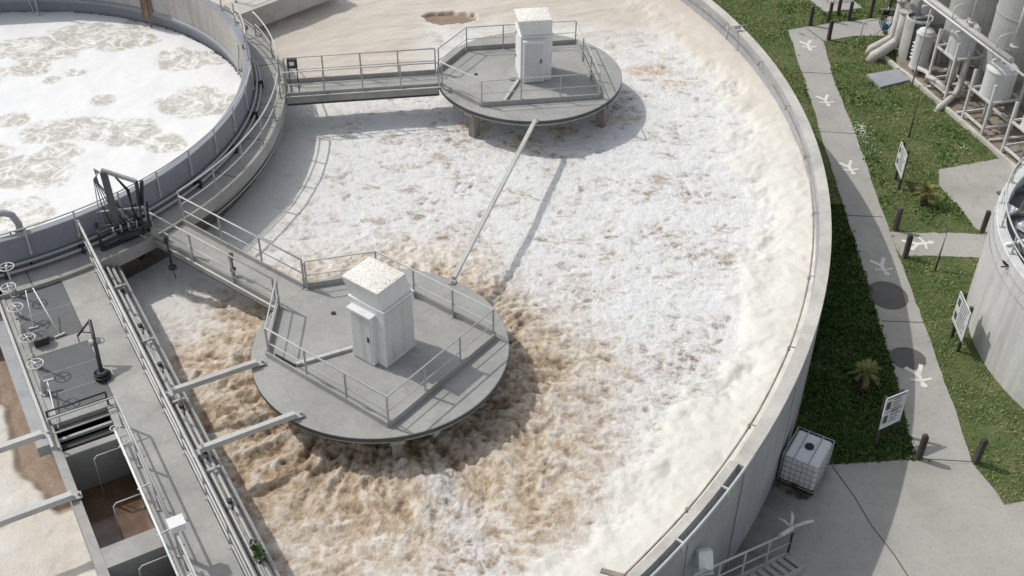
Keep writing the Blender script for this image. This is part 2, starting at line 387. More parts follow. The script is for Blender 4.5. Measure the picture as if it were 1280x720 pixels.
def ditch(x, y):
    dr = RR-.30-np.hypot(x-CR.x, y-CR.y)                # distance inside outer wall
    ang = np.degrees(np.arctan2(y-CR.y, x-CR.x))
    dN = np.hypot(x-ND.x, y-ND.y); dF = np.hypot(x-FD.x, y-FD.y)
    ou = (x-O2.x)*U2.x+(y-O2.y)*U2.y; ov = (x-O2.x)*V2.x+(y-O2.y)*V2.y
    left = (ov < -2.4)
    wob = fbm(x*.25, y*.25, 3, 5)
    # how churned the surface is
    wr = 1.9+1.3*wob+.35*sstep(-20, -42, ang)+.3*sstep(8, 25, ang)
    wr = wr+1.0*fbm(x*.8, y*.8, 4, 8, .6)
    rimfoam = 1-sstep(wr-.50-.4*sstep(-5, 15, ang), wr+.50+.4*sstep(-5, 15, ang), dr)
    far = sstep(41.0, 46.5, y+2.4*wob+.12*(x+6)+.5*fbm(x*.8, y*.8, 3, 88))   # calm tan scum at the far end
    far = np.maximum(far, sstep(37.2, 38.6, y-.165*(x+8)+.5*fbm(x*.6, y*.6, 3, 99))*(1-sstep(-4.5, -1.5, x)))
    smooth = np.clip(np.maximum(rimfoam, far), 0, 1)
    smooth = np.where(left, .88, smooth)
    calm = 1-sstep(.6, 3.2, np.hypot(x-CI.x, y-CI.y)-10.9)   # lee of the ring walkway
    calm = np.where(ou > 4.5, 0, calm); smooth = np.maximum(smooth, .75*calm*(1-left))
    churn = (1-smooth)*(.42+.58*(1-sstep(3, 8.5, dN)))
    # radial spray around the near aerator
    th = np.arctan2(y-ND.y, x-ND.x)
    spray = (1-sstep(3.9, 7.2, dN+.8*wob))
    wx = x+.40*fbm(x*.9, y*.9, 3, 31); wy = y+.40*fbm(x*.9+9, y*.9, 3, 32)
    n1 = fbm(wx*.55, wy*.55, 3, 1)
    c1 = fbm(wx*1.15, wy*1.45, 5, 3, .62, True)          # ridged: sharp crests, round troughs
    c2 = fbm(wx*2.9, wy*3.3, 4, 2, .6, True)
    rs = fbm(th*5.5+.6*fbm(x*.7, y*.7, 2, 47), dN*.55, 5, 44, .62, True)
    crest = .62*c1+.38*c2
    sp = spray*(1-smooth)
    crest = crest*(1-.75*sp)+.75*sp*(rs*.75+.25*c2)
    h = churn*(.07*n1+.17*(crest-.25))*(1+1.3*spray)
    h += .16*np.exp(-((dN-4.2)/1.1)**2)*(1-left)
    # thick soft foam bank against the outer wall
    n3 = fbm(wx*.7, wy*.7, 3, 11); n4 = fbm(wx*2.3, wy*2.3, 3, 12)
    bank = rimfoam*(~left)
    h = h+bank*(.16+.38*sstep(wr+.3, 0, dr)+(.09*n3+.05*n4)*(1-.75*sstep(-5, 14, ang)))
    d2 = fbm((x*.8+y*.5)*.5, (y*.9-x*.3)*1.3, 4, 21)
    h = h+far*(1-rimfoam)*(.10*d2+.20)*(~left)+np.where(left, .05*d2+.02*n4, 0)
    brown = (1-sstep(3.7, 8.6, dN+1.9*wob+.9*fbm(x*.7, y*.7, 3, 61)-1.1*np.cos(th+R(100))))*(1-.8*rimfoam)
    jx = x-ND.x; jy = y-ND.y; ja = np.degrees(np.arctan2(jy, jx))
    jet = np.exp(-((ja+67+5*wob)/(5.5))**2)*sstep(3.5, 4.2, dN)*(1-sstep(7, 9.5, dN))
    brown = brown*(1-.85*jet)
    for bx, by, br_x, br_y in ((812, 90, 1.2, .45), (770, 150, .8, .35), (705, 165, .5, .4), (655, 178, .6, .5), (845, 105, .9, .3), (590, 158, .6, .5)):
        pc_ = at(bx, by, WZ); dd_ = np.hypot((x-pc_.x)/br_x, (y-pc_.y)/br_y)+.9*fbm(x*1.6, y*1.6, 3, 97)
        brown = np.maximum(brown, .8*(1-sstep(.6, 1.2, dd_)))
    brown = np.where(left, 0, brown)
    tan = np.clip(np.maximum(far, bank*(.30+.55*sstep(-5, 20, ang))), 0, 1)
    tan = np.where(left, np.clip(.72+1.5*fbm(x*.45, y*.45, 4, 71)+.25*(ou < 6.5), 0, 1), tan)

    pool = np.exp(-(((x+1.2-3.0*0)-at(560, 21, WZ).x)/1.1)**2-((y-at(560, 21, WZ).y)/.75)**2)*0
    pc = at(560, 21, WZ+.2); pd = np.hypot((x-pc.x)/1.05, (y-pc.y)/.62)+.35*fbm(x*1.5, y*1.5, 3, 91)
    pool = 1-sstep(.85, 1.0, pd)
    h = h-pool*.15
    strip = (1-sstep(-.05, .12, -ov-2.66-.42*(1-sstep(5, 9, ou))+.35*fbm(x*.8, y*.8, 3, 93)-.35+.25*0))*left*(ou > -1)*(1-sstep(8.3, 8.6, ou))
    pool = np.maximum(pool, strip); h = h-.12*strip
    return h, smooth, brown, tan, pool, left, crest
def ditch_parts():
    parts = []
    def blk(xs, ys, hole=None):
        X, Y = np.meshgrid(xs, ys)
        h, sm, br, tn, po, left, cr = ditch(X, Y)
        ri = np.hypot(X-CI.x, Y-CI.y); ro = np.hypot(X-CR.x, Y-CR.y)
        ou = (X-O2.x)*U2.x+(Y-O2.y)*U2.y; ov = (X-O2.x)*V2.x+(Y-O2.y)*V2.y
        keep = (ri > 10.62) & (ro < RR-.12) & ~((ou > -1.5) & (ou < 16) & (ov > -2.55) & (ov < -.1))
        if hole: keep &= ~((X > hole[0]) & (X < hole[1]) & (Y > hole[2]) & (Y < hole[3]))
        dN = np.hypot(X-ND.x, Y-ND.y); th = np.arctan2(Y-ND.y, X-ND.x)
        parts.append(grid_mesh('w', X, Y, WZ+h, keep, dict(smooth=sm, speck=1-sstep(5, 15, dN+3*fbm(X*.2, Y*.2, 2, 55)), brown=br, tan=tn, pool=po, fth=th*3, fr=dN, crest=cr), None))
    s = .055; x0, x1, y0, y1 = -16.5, 10.2, 13.5, 50.5
    blk(np.arange(x0, x1+s/2, s), np.arange(y0, y1+s/2, s))
    S_ = .5
    xs = np.arange(-44.5, 12, S_); ys = np.arange(6, 62, S_)
    blk(xs, ys, (x0+.1, x1-.1, y0+.1, y1-.1))
    return parts
def attr(t, n):
    a = t.nodes.new('ShaderNodeAttribute'); a.attribute_name = n; return a.outputs['Fac']
m, t, b = newmat('foaming_liquor'); p = geo(t)
sm, br, tn, po = attr(t, 'smooth'), attr(t, 'brown'), attr(t, 'tan'), attr(t, 'pool')
pz = scalev(t, p, (1, 1, 0))
n1 = noise(t, pz, 1.05, 9, .66, .9); n2 = noise(t, pz, 4.2, 8, .68, .5); n3 = noise(t, pz, .33, 3, .5)
cb = t.nodes.new('ShaderNodeCombineXYZ'); t.links.new(attr(t, 'fth'), cb.inputs[0]); t.links.new(attr(t, 'fr'), cb.inputs[1])
fv = scalev(t, cb.outputs[0], (1.6, .55, 1)); nf = noise(t, fv, 2.4, 9, .68, .3)
cr = attr(t, 'crest')
st_ = noise(t, scalev(t, cb.outputs[0], (3.2, .55, 1)), 1.7, 8, .64, .9)
lum = mth(t, 'ADD', mth(t, 'MULTIPLY', mth(t, 'SUBTRACT', cr, .25), .26), mth(t, 'ADD', mth(t, 'ADD', mth(t, 'MULTIPLY', n1, .32), mth(t, 'MULTIPLY', st_, .33)), mth(t, 'MULTIPLY', n2, .35)))
lum = mth(t, 'ADD', lum, mth(t, 'MULTIPLY', mth(t, 'SUBTRACT', n3, .5), .45))
lumb = mth(t, 'ADD', mth(t, 'MULTIPLY', mth(t, 'SUBTRACT', cr, .25), .36), mth(t, 'ADD', mth(t, 'MULTIPLY', nf, .55), mth(t, 'MULTIPLY', n2, .45)))
lum = mth(t, 'SUBTRACT', mth(t, 'SUBTRACT', lum, .052), mth(t, 'MULTIPLY', attr(t, 'speck'), .03))
foam = ramp(t, lum, [(.33, (.25, .185, .13)), (.385, (.43, .355, .285)), (.42, (.57, .53, .48)), (.455, (.665, .655, .625)), (.53, (.755, .755, .735))])
cell = mth(t, 'ABSOLUTE', mth(t, 'SUBTRACT', noise(t, pz, 3.2, 5, .55, 1.0), .5))
lace = ramp(t, cell, [(0.0, (1, 1, 1)), (.03, (.3, .3, .3)), (.07, (0, 0, 0))])
lace2 = ramp(t, mth(t, 'ABSOLUTE', mth(t, 'SUBTRACT', noise(t, pz, 1.1, 5, .55, 1.2), .5)), [(0.0, (1, 1, 1)), (.035, (.5, .5, .5)), (.08, (0, 0, 0))])
patchn = noise(t, scalev(t, p, (.8, 1.5, 0)), 1.05, 4, .58, .6)
foam = mixc(t, mth(t, 'MULTIPLY', ramp(t, patchn, [(.365, (1, 1, 1)), (.395, (0, 0, 0))]), .8), foam, (.43, .345, .265))
foam = mixc(t, mth(t, 'MULTIPLY', lace, .55), foam, (.80, .795, .785))
foam = mixc(t, mth(t, 'MULTIPLY', lace2, .8), foam, (.81, .805, .795))
brn = ramp(t, lumb, [(.33, (.13, .08, .042)), (.41, (.28, .19, .11)), (.49, (.46, .345, .225)), (.58, (.61, .50, .37)), (.68, (.76, .70, .61))])
core = mth(t, 'SUBTRACT', 1.05, mth(t, 'MULTIPLY', mth(t, 'SUBTRACT', attr(t, 'fr'), 3.4), .45), True)   # brown liquor round the platform, its deeper shadow darkened into the colour
brn = mixc(t, mth(t, 'MULTIPLY', core, .55), brn, ramp(t, lumb, [(.38, (.12, .075, .042)), (.50, (.30, .215, .14)), (.62, (.52, .42, .31))]))
c = mixc(t, br, foam, brn)
smc = mixc(t, tn, (.645, .645, .60), mixc(t, noise(t, pz, .8, 6, .6, .8), (.49, .435, .365), (.59, .54, .47)))
c = mixc(t, sm, c, smc)
c = mixc(t, po, c, mixc(t, n2, (.22, .15, .10), (.33, .25, .18)))
t.links.new(c, b.inputs['Base Color'])
b.inputs['Roughness'].default_value = .5; b.inputs['Specular IOR Level'].default_value = .35
b.inputs['Subsurface Weight'].default_value = .45; b.inputs['Subsurface Radius'].default_value = (1.0, .9, .8); b.inputs['Subsurface Scale'].default_value = .10
amt = mth(t, 'SUBTRACT', 1.0, mth(t, 'MULTIPLY', sm, .85))
bump(t, b, mth(t, 'MULTIPLY', mth(t, 'ADD', n2, noise(t, pz, 12, 5, .7, .3)), amt), .8, .09)
MT['liquor'] = m
struct(mesh_from('water', ditch_parts(), m))

# inner tank foam
m, t, b = newmat('white_boiling_foam'); p = geo(t); pz = scalev(t, p, (1, 1, 0))
bo = attr(t, 'boil'); rg = attr(t, 'swirl')
foamc = mixc(t, noise(t, pz, .5, 5, .6), (.69, .695, .69), (.77, .77, .76))
vein = mth(t, 'ADD', mth(t, 'MULTIPLY', noise(t, pz, 2.2, 8, .65, 1.6), .6), mth(t, 'MULTIPLY', rg, .4))
v1 = mth(t, 'ABSOLUTE', mth(t, 'SUBTRACT', noise(t, pz, 1.0, 4, .5, 1.0), .5)); v2 = mth(t, 'ABSOLUTE', mth(t, 'SUBTRACT', noise(t, pz, 2.3, 4, .5, .8), .5))
boil = mixc(t, vein, (.36, .345, .295), (.56, .545, .49))
boil = mixc(t, mth(t, 'MULTIPLY', ramp(t, v1, [(0, (1, 1, 1)), (.03, (.4, .4, .4)), (.07, (0, 0, 0))]), .9), boil, (.78, .78, .76))
boil = mixc(t, mth(t, 'MULTIPLY', ramp(t, v2, [(0, (1, 1, 1)), (.025, (.3, .3, .3)), (.06, (0, 0, 0))]), .7), boil, (.78, .78, .76))
c = mixc(t, bo, foamc, boil); t.links.new(c, b.inputs['Base Color']); b.inputs['Roughness'].default_value = .7
bump(t, b, noise(t, pz, 5, 6, .65, .6), .2, .04)
IZ = -1.02
xs = np.arange(CI.x-10, CI.x+10.01, .08); ys = np.arange(CI.y-10, CI.y+10.01, .08); X, Y = np.meshgrid(xs, ys)
bl = np.zeros_like(X); sw = np.zeros_like(X)
spots = [(110, 45, 2.0), (150, 50, 1.6), (60, 60, 2.0), (40, 85, 1.1), (10, 62, 1.3), (180, 50, .9), (225, 75, 1.5), (265, 72, 1.0), (245, 128, 1.9), (60, 165, 1.3), (105, 160, 1.5), (160, 165, 1.6),
         (205, 180, 1.1), (40, 215, 1.9), (15, 150, .9), (175, 30, 1.0), (65, 100, .5), (95, 90, .5), (30, 265, 1.4), (-30, 200, 1.6), (-40, 100, 1.8), (-90, 150, 1.7), (130, 125, .7), (75, 190, 1.0), (-60, 260, 1.5), (-120, 210, 1.7), (-160, 130, 1.7)]
for i, (px, py, rad) in enumerate(spots):
    c0 = at(px, py, IZ); d_ = np.hypot((X-c0.x)*.85, Y-c0.y)/rad*1.32
    dd = d_+.34*fbm(X*.9, Y*.9, 5, 100+i*3, .6)
    k = 1-sstep(.74, .86, dd); bl = np.maximum(bl, k)
    sw = np.where(k > .05, .5+.25*np.sin(dd*9+5*fbm(X*1.2, Y*1.2, 3, 7)), sw)
hz = .05*fbm(X*.7, Y*.7, 4, 300)+.03*fbm(X*2.2, Y*2.2, 4, 301)*(.3+bl)+.03*bl*fbm(X*1.3, Y*1.3, 3, 302, .5, True)-.02*bl
keep = np.hypot(X-CI.x, Y-CI.y) < 9.97
struct(mesh_from('tank_water', [grid_mesh('i', X, Y, IZ+hz, keep, dict(boil=bl, swirl=sw), None)], m))

# ------------------------------------------------------------------ outer tank wall
t0 = thing('tank_wall', (CR.x, CR.y, G), 'big curved concrete wall holding the brown and white foaming water', 'tank wall')
A0 = -33.5
def prof(rout, rin): return [(rin, G), (rin, 0), (rin+.02, .0), (rout-.02, 0), (rout, -.02), (rout, G)]
m = MB(); m.lathe(CR, prof(RR, RR-.36), 150, A0, 180); m.build('wall', 'wallc', t0)
m = MB(); m.lathe(CR, [(RR-.42, G), (RR-.42, 0), (RR-.20, 0), (RR-.20, -.20), (RR-.035, -.20), (RR-.035, G)], 110, 180, 360+A0); m.build('wall', 'wallc', t0)
m = MB(); d = Vector((math.cos(R(A0)), math.sin(R(A0)), 0)); m.box(CR+d*(RR-.181)+Vector((0, 0, G/2-.002)), (.355, .02, -G), d); m.build('wall_end', 'wallc', t0)
m = MB(); m.lathe(CR, [(RR-.35, .003), (RR-.35, .035), (RR-.012, .035), (RR-.012, .003)], 150, A0, 180, True); m.build('coping', 'coping', t0)
m = MB(); m.lathe(CR, [(RR-.415, .003), (RR-.415, .03), (RR-.205, .03), (RR-.205, .003)], 110, 180, 360+A0, True); m.build('coping', 'coping', t0)
for k in range(5):   # construction joint lines on the wall face
    a = R(-52+k*13); d = Vector((math.cos(a), math.sin(a), 0)); rr = RR if math.degrees(a) > A0 else RR-.035
    m = MB(); m.box(CR+d*(rr+.002)+Vector((0, 0, G/2-.12)), (.008, .02, -G-.3), d); m.build('joint', 'joint', t0)
# spray pipe round the inside of the wall
t1 = thing('spray_pipe', (CR.x, CR.y, 0), 'thin brown stained pipe running round the inside of the big curved wall', 'pipe')
pr = RR-.52
m = MB(); m.tube([(CR.x+pr*math.cos(R(a)), CR.y+pr*math.sin(R(a)), -.09+.012*math.sin(a*.9)) for a in np.arange(-75, 80, 1.0)], .028, 8); m.build('pipe', 'brownpipe', t1)
for a in range(-60, 60, 7):
    d = Vector((math.cos(R(a+1.5)), math.sin(R(a+1.5)), 0)); c = CR+d*(RR-.43)
    m = MB(); m.box(c+Vector((0, 0, .0)), (.20, .03, .02), d); m.tube([CR+d*(pr-.0)+Vector((0, 0, -.14)), CR+d*pr+Vector((0, 0, -.04))], .045, 8)
    m.build('bracket', 'brownpipe', t1)
# little hooked bracket on the coping
c = at(930, 38, 0); d = (c-CR).normalized(); m = MB()
m.tube([c+d*.1+Vector((0, 0, .035)), c+d*.1+Vector((0, 0, .22)), c-d*.7+Vector((0, 0, .22)), c-d*.7+Vector((0, 0, -.3))], .028, 6); m.box(c-d*.3+Vector((0, 0, .16)), (.25, .12, .09), d)
tag(rebase(m.build('pipe_hook', 'galv')), 'small grey bracket hooked over the curved wall beside the lawn', 'bracket')
# guard rail outside the lower stretch of wall
t2 = thing('guard_rail', (CR.x, CR.y, 0), 'pale guard rail bolted along the outside of the curved wall near the stair', 'railing')
def arc(c, r, a0, a1, z, st=1.0):
    n = max(2, int(abs(a1-a0)/st)); return [Vector((c.x+r*math.cos(R(a0+(a1-a0)*k/n)), c.y+r*math.sin(R(a0+(a1-a0)*k/n)), z)) for k in range(n+1)]
m = MB(); m.tube(arc(CR, RR-.01, -75, -32.5, .05), .036, 8); m.build('rail', 'rail', t2)
for a in (-35.3, -39.5, -43.6, -48, -52.3):
    d = Vector((math.cos(R(a)), math.sin(R(a)), 0)); c = CR+d*(RR-.01)
    m = MB(); m.box(c+Vector((0, 0, -.08)), (.04, .06, .24), d); m.box(c-d*.1+Vector((0, 0, .02)), (.24, .05, .04), d)
    m.build('post', 'rail', t2)
# broken board lying in the foam
a, b_ = at(751, 713, -.5), at(792, 724, -.5); m = MB(); m.bar(a, b_, .12, .05)
tag(rebase(m.build('wooden_board', 'brownpipe')), 'short brown board sticking out of the foam at the bottom edge', 'board')

# ------------------------------------------------------------------ inner tank and ring walkway
t3 = thing('inner_tank', (CI.x, CI.y, G), 'round concrete tank full of boiling white foam in the upper left', 'tank')
m = MB(); m.lathe(CI, [(RI+.06, G), (RI+.06, 1.02), (RI+.04, 1.05), (9.86, 1.05), (9.84, 1.02), (9.84, -.36), (9.76, -.40), (9.76, -.52), (10.0, -.52), (10.0, G)], 160); m.build('wall', 'bluewall', t3)
m = MB(); m.lathe(CI, [(9.855, 1.0), (9.832, 1.0), (9.832, -.34), (9.855, -.34)], 160); m.build('wall_lining', 'wallin', t3)
m = MB(); m.lathe(CI, [(9.99, -.53), (9.985, -.53), (9.985, -1.5), (9.99, -1.5)], 160); m.build('waterline_band', 'bluewall', t3)
ro = MB(); ro.tube(arc(CI, RI+.11, -150, 6, 1.32), .022, 8); rob = ro.build('railing', 'rail', t3)
for a in np.arange(-150, 7, 7.8):
    d = Vector((math.cos(R(a)), math.sin(R(a)), 0)); m = MB(); c = CI+d*(RI+.11)
    m.bar(c+Vector((0, 0, .42)), c+Vector((0, 0, 1.31)), .045, .03); m.box(c-d*.025+Vector((0, 0, .5)), (.06, .08, .1), d)
    po = m.build('post', 'rail', t3); po.parent = rob
t4 = thing('ring_walkway', (CI.x, CI.y, 0), 'curved concrete walkway running round the white foam tank', 'walkway')
m = MB(); m.lathe(CI, [(RI+.07, -.22), (RI+.07, 0), (11.12, 0), (11.12, -.22)], 160, close=True); m.build('deck', 'concrete', t4)
m = MB(); m.lathe(CI, [(10.7, -.22), (10.7, G)], 160); m.build('support_wall', 'wet', t4)
m = MB(); m.lathe(CI, [(11.125, -.30), (11.125, .10), (11.17, .10), (11.17, -.30)], 160, close=True); m.build('edge_beam', 'concrete', t4)
for k, rr in enumerate((RI+.16, RI+.27)):
    m = MB(); m.tube(arc(CI, rr, -150, 20, .28-.14*k), .045, 8); m.build('service_pipe', 'galv', t4)
for k, z in enumerate((-.42, -.58)):
    m = MB(); m.tube(arc(CI, 11.08, -27, 4, z), .03, 8); m.build('cable_pipe', 'galv', t4)
for a in np.arange(-145, 20, 12):
    d = Vector((math.cos(R(a)), math.sin(R(a)), 0)); m = MB(); m.box(CI+d*(RI+.22)+Vector((0, 0, .14)), (.3, .05, .28), d); m.build('pipe_bracket', 'steel_dark', t4)
for a in (4.5, -.5, -8, -20, 20, 32, -40, -58, 48):
    d = Vector((math.cos(R(a)), math.sin(R(a)), 0)); m = MB(); m.box(CI+d*10.6+Vector((0, 0, .003)), (1.02, .025, .006), d); m.build('joint', 'joint', t4)
def aof(p): return math.degrees(math.atan2(p.y-CI.y, p.x-CI.x))
a_b1u = aof(Vector((-9.96, 28.63))); a_b2l = aof(FD)-2.9; a_b2u = aof(FD)+2.9
railing(t4, arc(CI, 11.0, a_b1u, a_b2l, 0, 2), posts=arc(CI, 11.0, a_b1u, a_b2l, 0, 6.9), r=.028)
railing(t4, arc(CI, 11.0, a_b2u, 33, 0, 2), posts=arc(CI, 11.0, a_b2u, 33, 0, 7), r=.028)
# inner hand rail at the upper bend, leaning over the tank, with its kick-down end
p_ = arc(CI, RI-.02, 12, 52, 1.05, 2)
t5 = thing('inner_hand_rail', tuple(p_[0]), 'tall pale handrail on the tank wall at the upper bend of the ring', 'railing')
railing(t5, p_, h=.9, posts=arc(CI, RI-.02, 12, 52, 1.05, 8), r=.028)
for k in (0, 1):
    q0 = at(304-6*k, 62, 1.0); q1 = at(302.5-5*k, 93, -.8); m = MB(); m.tube([q0+Vector((0, 0, .2)), q0, q1], .035, 6); m.build('drop_pipe', 'rail' if k else 'rust', t5)
# hose loop on the ring walkway
c = at(288, 26, .03); m = MB()
m.tube([at(x, y, .04) for x, y in [(276, 20), (283, 25), (292, 27), (302, 29), (309, 33), (306, 38), (298, 41), (292, 40)]], .022, 6)
tag(rebase(m.build('hose', 'black')), 'thin black hose looped on the ring walkway at the top', 'hose')
# ventilation pieces on the far side of the inner tank
for i, (px, nm, mat, lab) in enumerate([(44, 'gauge_pole', 'rail', 'pale pole hanging down the far tank wall at top left'), (210, 'drop_bracket', 'rust', 'rusty brown bracket hanging inside the far wall of the foam tank')]):
    a = at(px, 0, -.4); m = MB()
    d = Vector((CI.x-a.x, CI.y-a.y, 0)).normalized(); base = CI-d*9.8
    if i == 0:
        m.tube([base+Vector((0, 0, 1.6)), base+d*.05+Vector((0, 0, .6)), base+d*.22+Vector((0, 0, -.95))], .035, 6); m.tube([base+d*.05+Vector((-.5, 0, .7)), base+d*.3+Vector((-.12, 0, -.9))], .018, 6); m.box(base+d*.25+Vector((0, 0, -.95)), (.12, .12, .16), d)
    else:
        m.box(base+d*.04+Vector((0, 0, .2)), (.05, .45, 1.5), d); m.box(base+d*.12+Vector((0, 0, -.2)), (.10, .18, .9), d); m.tube([base+d*.16+Vector((.1, 0, .9)), base+d*.16+Vector((.1, 0, -1.0))], .04, 8); m.tube([base+d*.16+Vector((-.12, 0, .9)), base+d*.16+Vector((-.12, 0, -.7))], .025, 8)
    tag(rebase(m.build(nm, mat)), lab, 'pipe' if i == 0 else 'bracket')
m = MB(); c = at(232, 59, IZ+.1); m.lathe((c.x, c.y, IZ-.02), [(0, .22), (.12, .2), (.22, .1), (.26, 0)], 14)
# concrete launder beam crossing at the top
q0, q1 = at(314, 14, 0), at(410, -22, 0); d = (q1-q0); d.z = 0; d.normalize(); n_ = Vector((-d.y, d.x, 0))
m = MB(); m.box((q0+q1)/2+n_*.55+Vector((0, 0, -.35)), ((q1-q0).length+1.0, 1.15, .8), d)
t6 = thing('crossing_beam', tuple(q0), 'broad pale concrete beam leaving the ring walkway at the top edge', 'beam')
m.build('beam', 'coping', t6)
railing(t6, [q0+n_*1.0+Vector((0, 0, .05)), q1+n_*1.0+Vector((0, 0, .05))], r=.025)

# ------------------------------------------------------------------ aerator platforms
HEX = [(-3.27, -.50), (-2.05, -2.10), (2.15, -2.10), (2.15, 2.10), (-2.05, 2.10), (-3.27, .50)]
def platform(C, dirv, label, blabel, klabel, bstart, grating):
    x = Vector((*dirv, 0)).normalized(); y = Vector((-x.y, x.x, 0))
    def L(a, b_, z=0): return C+x*a+y*b_+Vector((0, 0, z))
    T = thing('aerator_platform', (C.x, C.y, 0), label, 'platform', 'round aerator platforms')
    m = MB(); m.lathe(C, [(0, 0), (RD-.02, 0), (RD, -.012), (RD, -.02), (RD-.03, -.02), (RD-.03, -.14), (0, -.14)], 96); m.build('deck', 'disc', T)
    m = MB(); m.lathe(C, [(RD-.028, -.022), (RD+.004, -.022), (RD+.004, -.135), (RD-.028, -.135)], 96, close=True); m.build('rim_band', 'disc_edge', T)
    m = MB(); m.lathe(C, [(RD-.16, -.145), (RD-.035, -.145), (RD-.035, -.21), (RD-.16, -.21)], 96, close=True); m.build('drip_ring', 'concrete', T)
    for a, b_ in ((-2.3, -2.02), (2.3, -2.02), (2.3, 2.02), (-2.3, 2.02)):
        m = MB(); d = L(a, b_)-C; d.z = 0; d.normalize(); c = L(a, b_)
        m.prism([c+d*q+Vector((-d.y, d.x, 0))*r_ for q, r_ in ((-.20, -.13), (.10, -.13), (.10, .13), (-.20, .13))], G, -.14)
        m.box(c+d*.02+Vector((0, 0, -.22)), (.50, .36, .12), d); m.build('column', 'column', T)
    for s in (-1, 1):
        m = MB(); m.bar(L(-2.9, s*1.2, -.32), L(2.9, s*1.2, -.32), .22, .35); m.build('underbeam', 'concrete', T)
    # toe boards
    h = .17
    segs = [(5, 4), (4, 3), (3, 2), (2, 1), (1, 0)]
    for i, j in segs:
        a = L(*HEX[i], h/2+.003); b_ = L(*HEX[j], h/2+.003); dd = (b_-a).normalized(); m = MB(); m.bar(a+dd*.02, b_-dd*.02, .04, h); m.build('toe_board', 'concrete', T)
    def edge(u): return [L(HEX[i][0]*.985, HEX[i][1]*.975+0, 0) for i in u]
    railing(T, [L(-3.2, .52), L(-2.0, 2.05), L(2.1, 2.05), L(2.1, -2.05), L(-2.0, -2.05), L(-3.2, -.52)], r=.024, step=1.4)
    # conduit over the deck
    m = MB(); m.bar(L(-.45, -.45, .05), L(-1.2, -1.9, .05), .10, .08); m.build('conduit', 'rail', T)
    m = MB(); m.lathe(L(-1.9, .2, .003), [(0, .03), (.06, .03), (.07, 0)], 10); m.build('lifting_eye', 'steel_dark', T)
    m = MB(); m.bar(L(-1.2, -1.93, .03), L(-1.9, -1.93, .03), .05, .05); m.build('cable_duct', 'steel_dark', T)
    # bridge
    B = thing('footbridge', tuple(L(-3.3, 0)), blabel, 'footbridge', 'concrete footbridges from the ring walkway to the platforms')
    x0 = -(C-CI).length+11.18; bw = .50
    m = MB(); m.box(L((x0-3.32)/2, 0, -.11), (-3.32-x0, bw*2+.04, .20), x); m.build('deck', 'concrete', B)
    for s in (-1, 1):
        m = MB(); m.box(L((x0-3.32)/2, s*(bw), -.06), (-3.32-x0, .045, .42), x); m.build('side_beam', 'concrete', B)
        m = MB(); m.bar(L(x0, s*(bw-.1), -.30), L(-3.3, s*(bw-.1), -.30), .12, .17); m.build('girder', 'disc_edge', B)
        railing(B, [L(x0, s*(bw+.035), 0), L(-3.32, s*(bw+.035), 0)], r=.024, step=1.45)
    m = MB(); m.tube([L(x0, -bw-.10, .03), L(-3.2, -bw-.10, .03), L(-3.0, -1.0, .12)], .03, 8); m.build('cable_pipe', 'rail', B)
    # kiosk
    K = thing('motor_kiosk', tuple(L(.14, 0, 0)), klabel, 'kiosk', 'white motor kiosks on the platforms')
    kx, ky, kh = .56, .55, (1.70 if grating else 1.80)
    m = MB(); c = L(.14, 0)
    def rq(x0_, x1_, y0_, y1_, z): return [c+x*a_+y*b_+Vector((0, 0, z)) for a_, b_ in ((x0_, y0_), (x1_, y0_), (x1_, y1_), (x0_, y1_))]
    hx0, hx1, hy0, hy1 = -kx-.11, kx-.05, -ky-.10, ky-.17
    def rect(a, b_, z): return [c+x*(i*a)+y*(j*b_)+Vector((0, 0, z)) for i, j in ((-1, -1), (1, -1), (1, 1), (-1, 1))]
    def loft(m, rings, cap=True):
        vs = [v for r_ in rings for v in r_]; fs = []
        for k in range(len(rings)-1):
            for i in range(4): fs.append((4*k+i, 4*k+(i+1) % 4, 4*k+4+(i+1) % 4, 4*k+4+i))
        if cap: fs += [(3, 2, 1, 0), tuple(4*(len(rings)-1)+i for i in range(4))]
        m.add(vs, fs)
    loft(m, [rect(kx, ky, .004), rect(kx, ky, kh)]); body = m.build('body', 'white', K)
    bev = body.modifiers.new('b', 'BEVEL'); bev.width = .012; bev.segments = 2
    m = MB(); loft(m, [rect(kx+.03, ky+.03, kh+.003), rect(kx+.03, ky+.03, kh+.05)]); m.build('ledge', 'white', K)
    m = MB(); loft(m, [rect(kx-.02, ky-.02, kh+.053), rq(hx0, hx1, hy0, hy1, kh+.62)]); hood = m.build('hood', 'white', K)
    m = MB(); n = 14; a_, b__ = kx+.072, ky+.072
    vs = []; 
    for i in range(n+1):
        for j in range(n+1):
            u = -1+2*i/n; v_ = -1+2*j/n
            z = kh+.625+.03+(.05*(1-u*u)*(1-v_*v_)**.5)+random.uniform(-.003, .006)*(0 if max(abs(u), abs(v_)) > .98 else 1)
            vs.append(c+x*((hx0+hx1)/2+u*(hx1-hx0)/2)+y*((hy0+hy1)/2+v_*(hy1-hy0)/2)+Vector((0, 0, z)))
    fs = [(i*(n+1)+j, (i+1)*(n+1)+j, (i+1)*(n+1)+j+1, i*(n+1)+j+1) for i in range(n) for j in range(n)]
    m.add(vs, fs); bd = rq(hx0-.004, hx1+.004, hy0-.004, hy1+.004, kh+.622); tp = rq(hx0-.004, hx1+.004, hy0-.004, hy1+.004, kh+.655); loft(m, [bd, tp], False)
    m.build('roof', 'whiteroof', K)
    # door cabinet on the bridge-side face
    fy = -1 
    m = MB(); cc = c+y*(fy*(ky+.075))-x*.10; m.box(cc+Vector((0, 0, .80)), (.74, .15, 1.54), x); m.build('door_frame', 'white', K)
    m = MB(); m.box(cc+y*(fy*.082)+Vector((0, 0, .78)), (.62, .012, 1.42), x); dr = m.build('door', 'vessel', K)
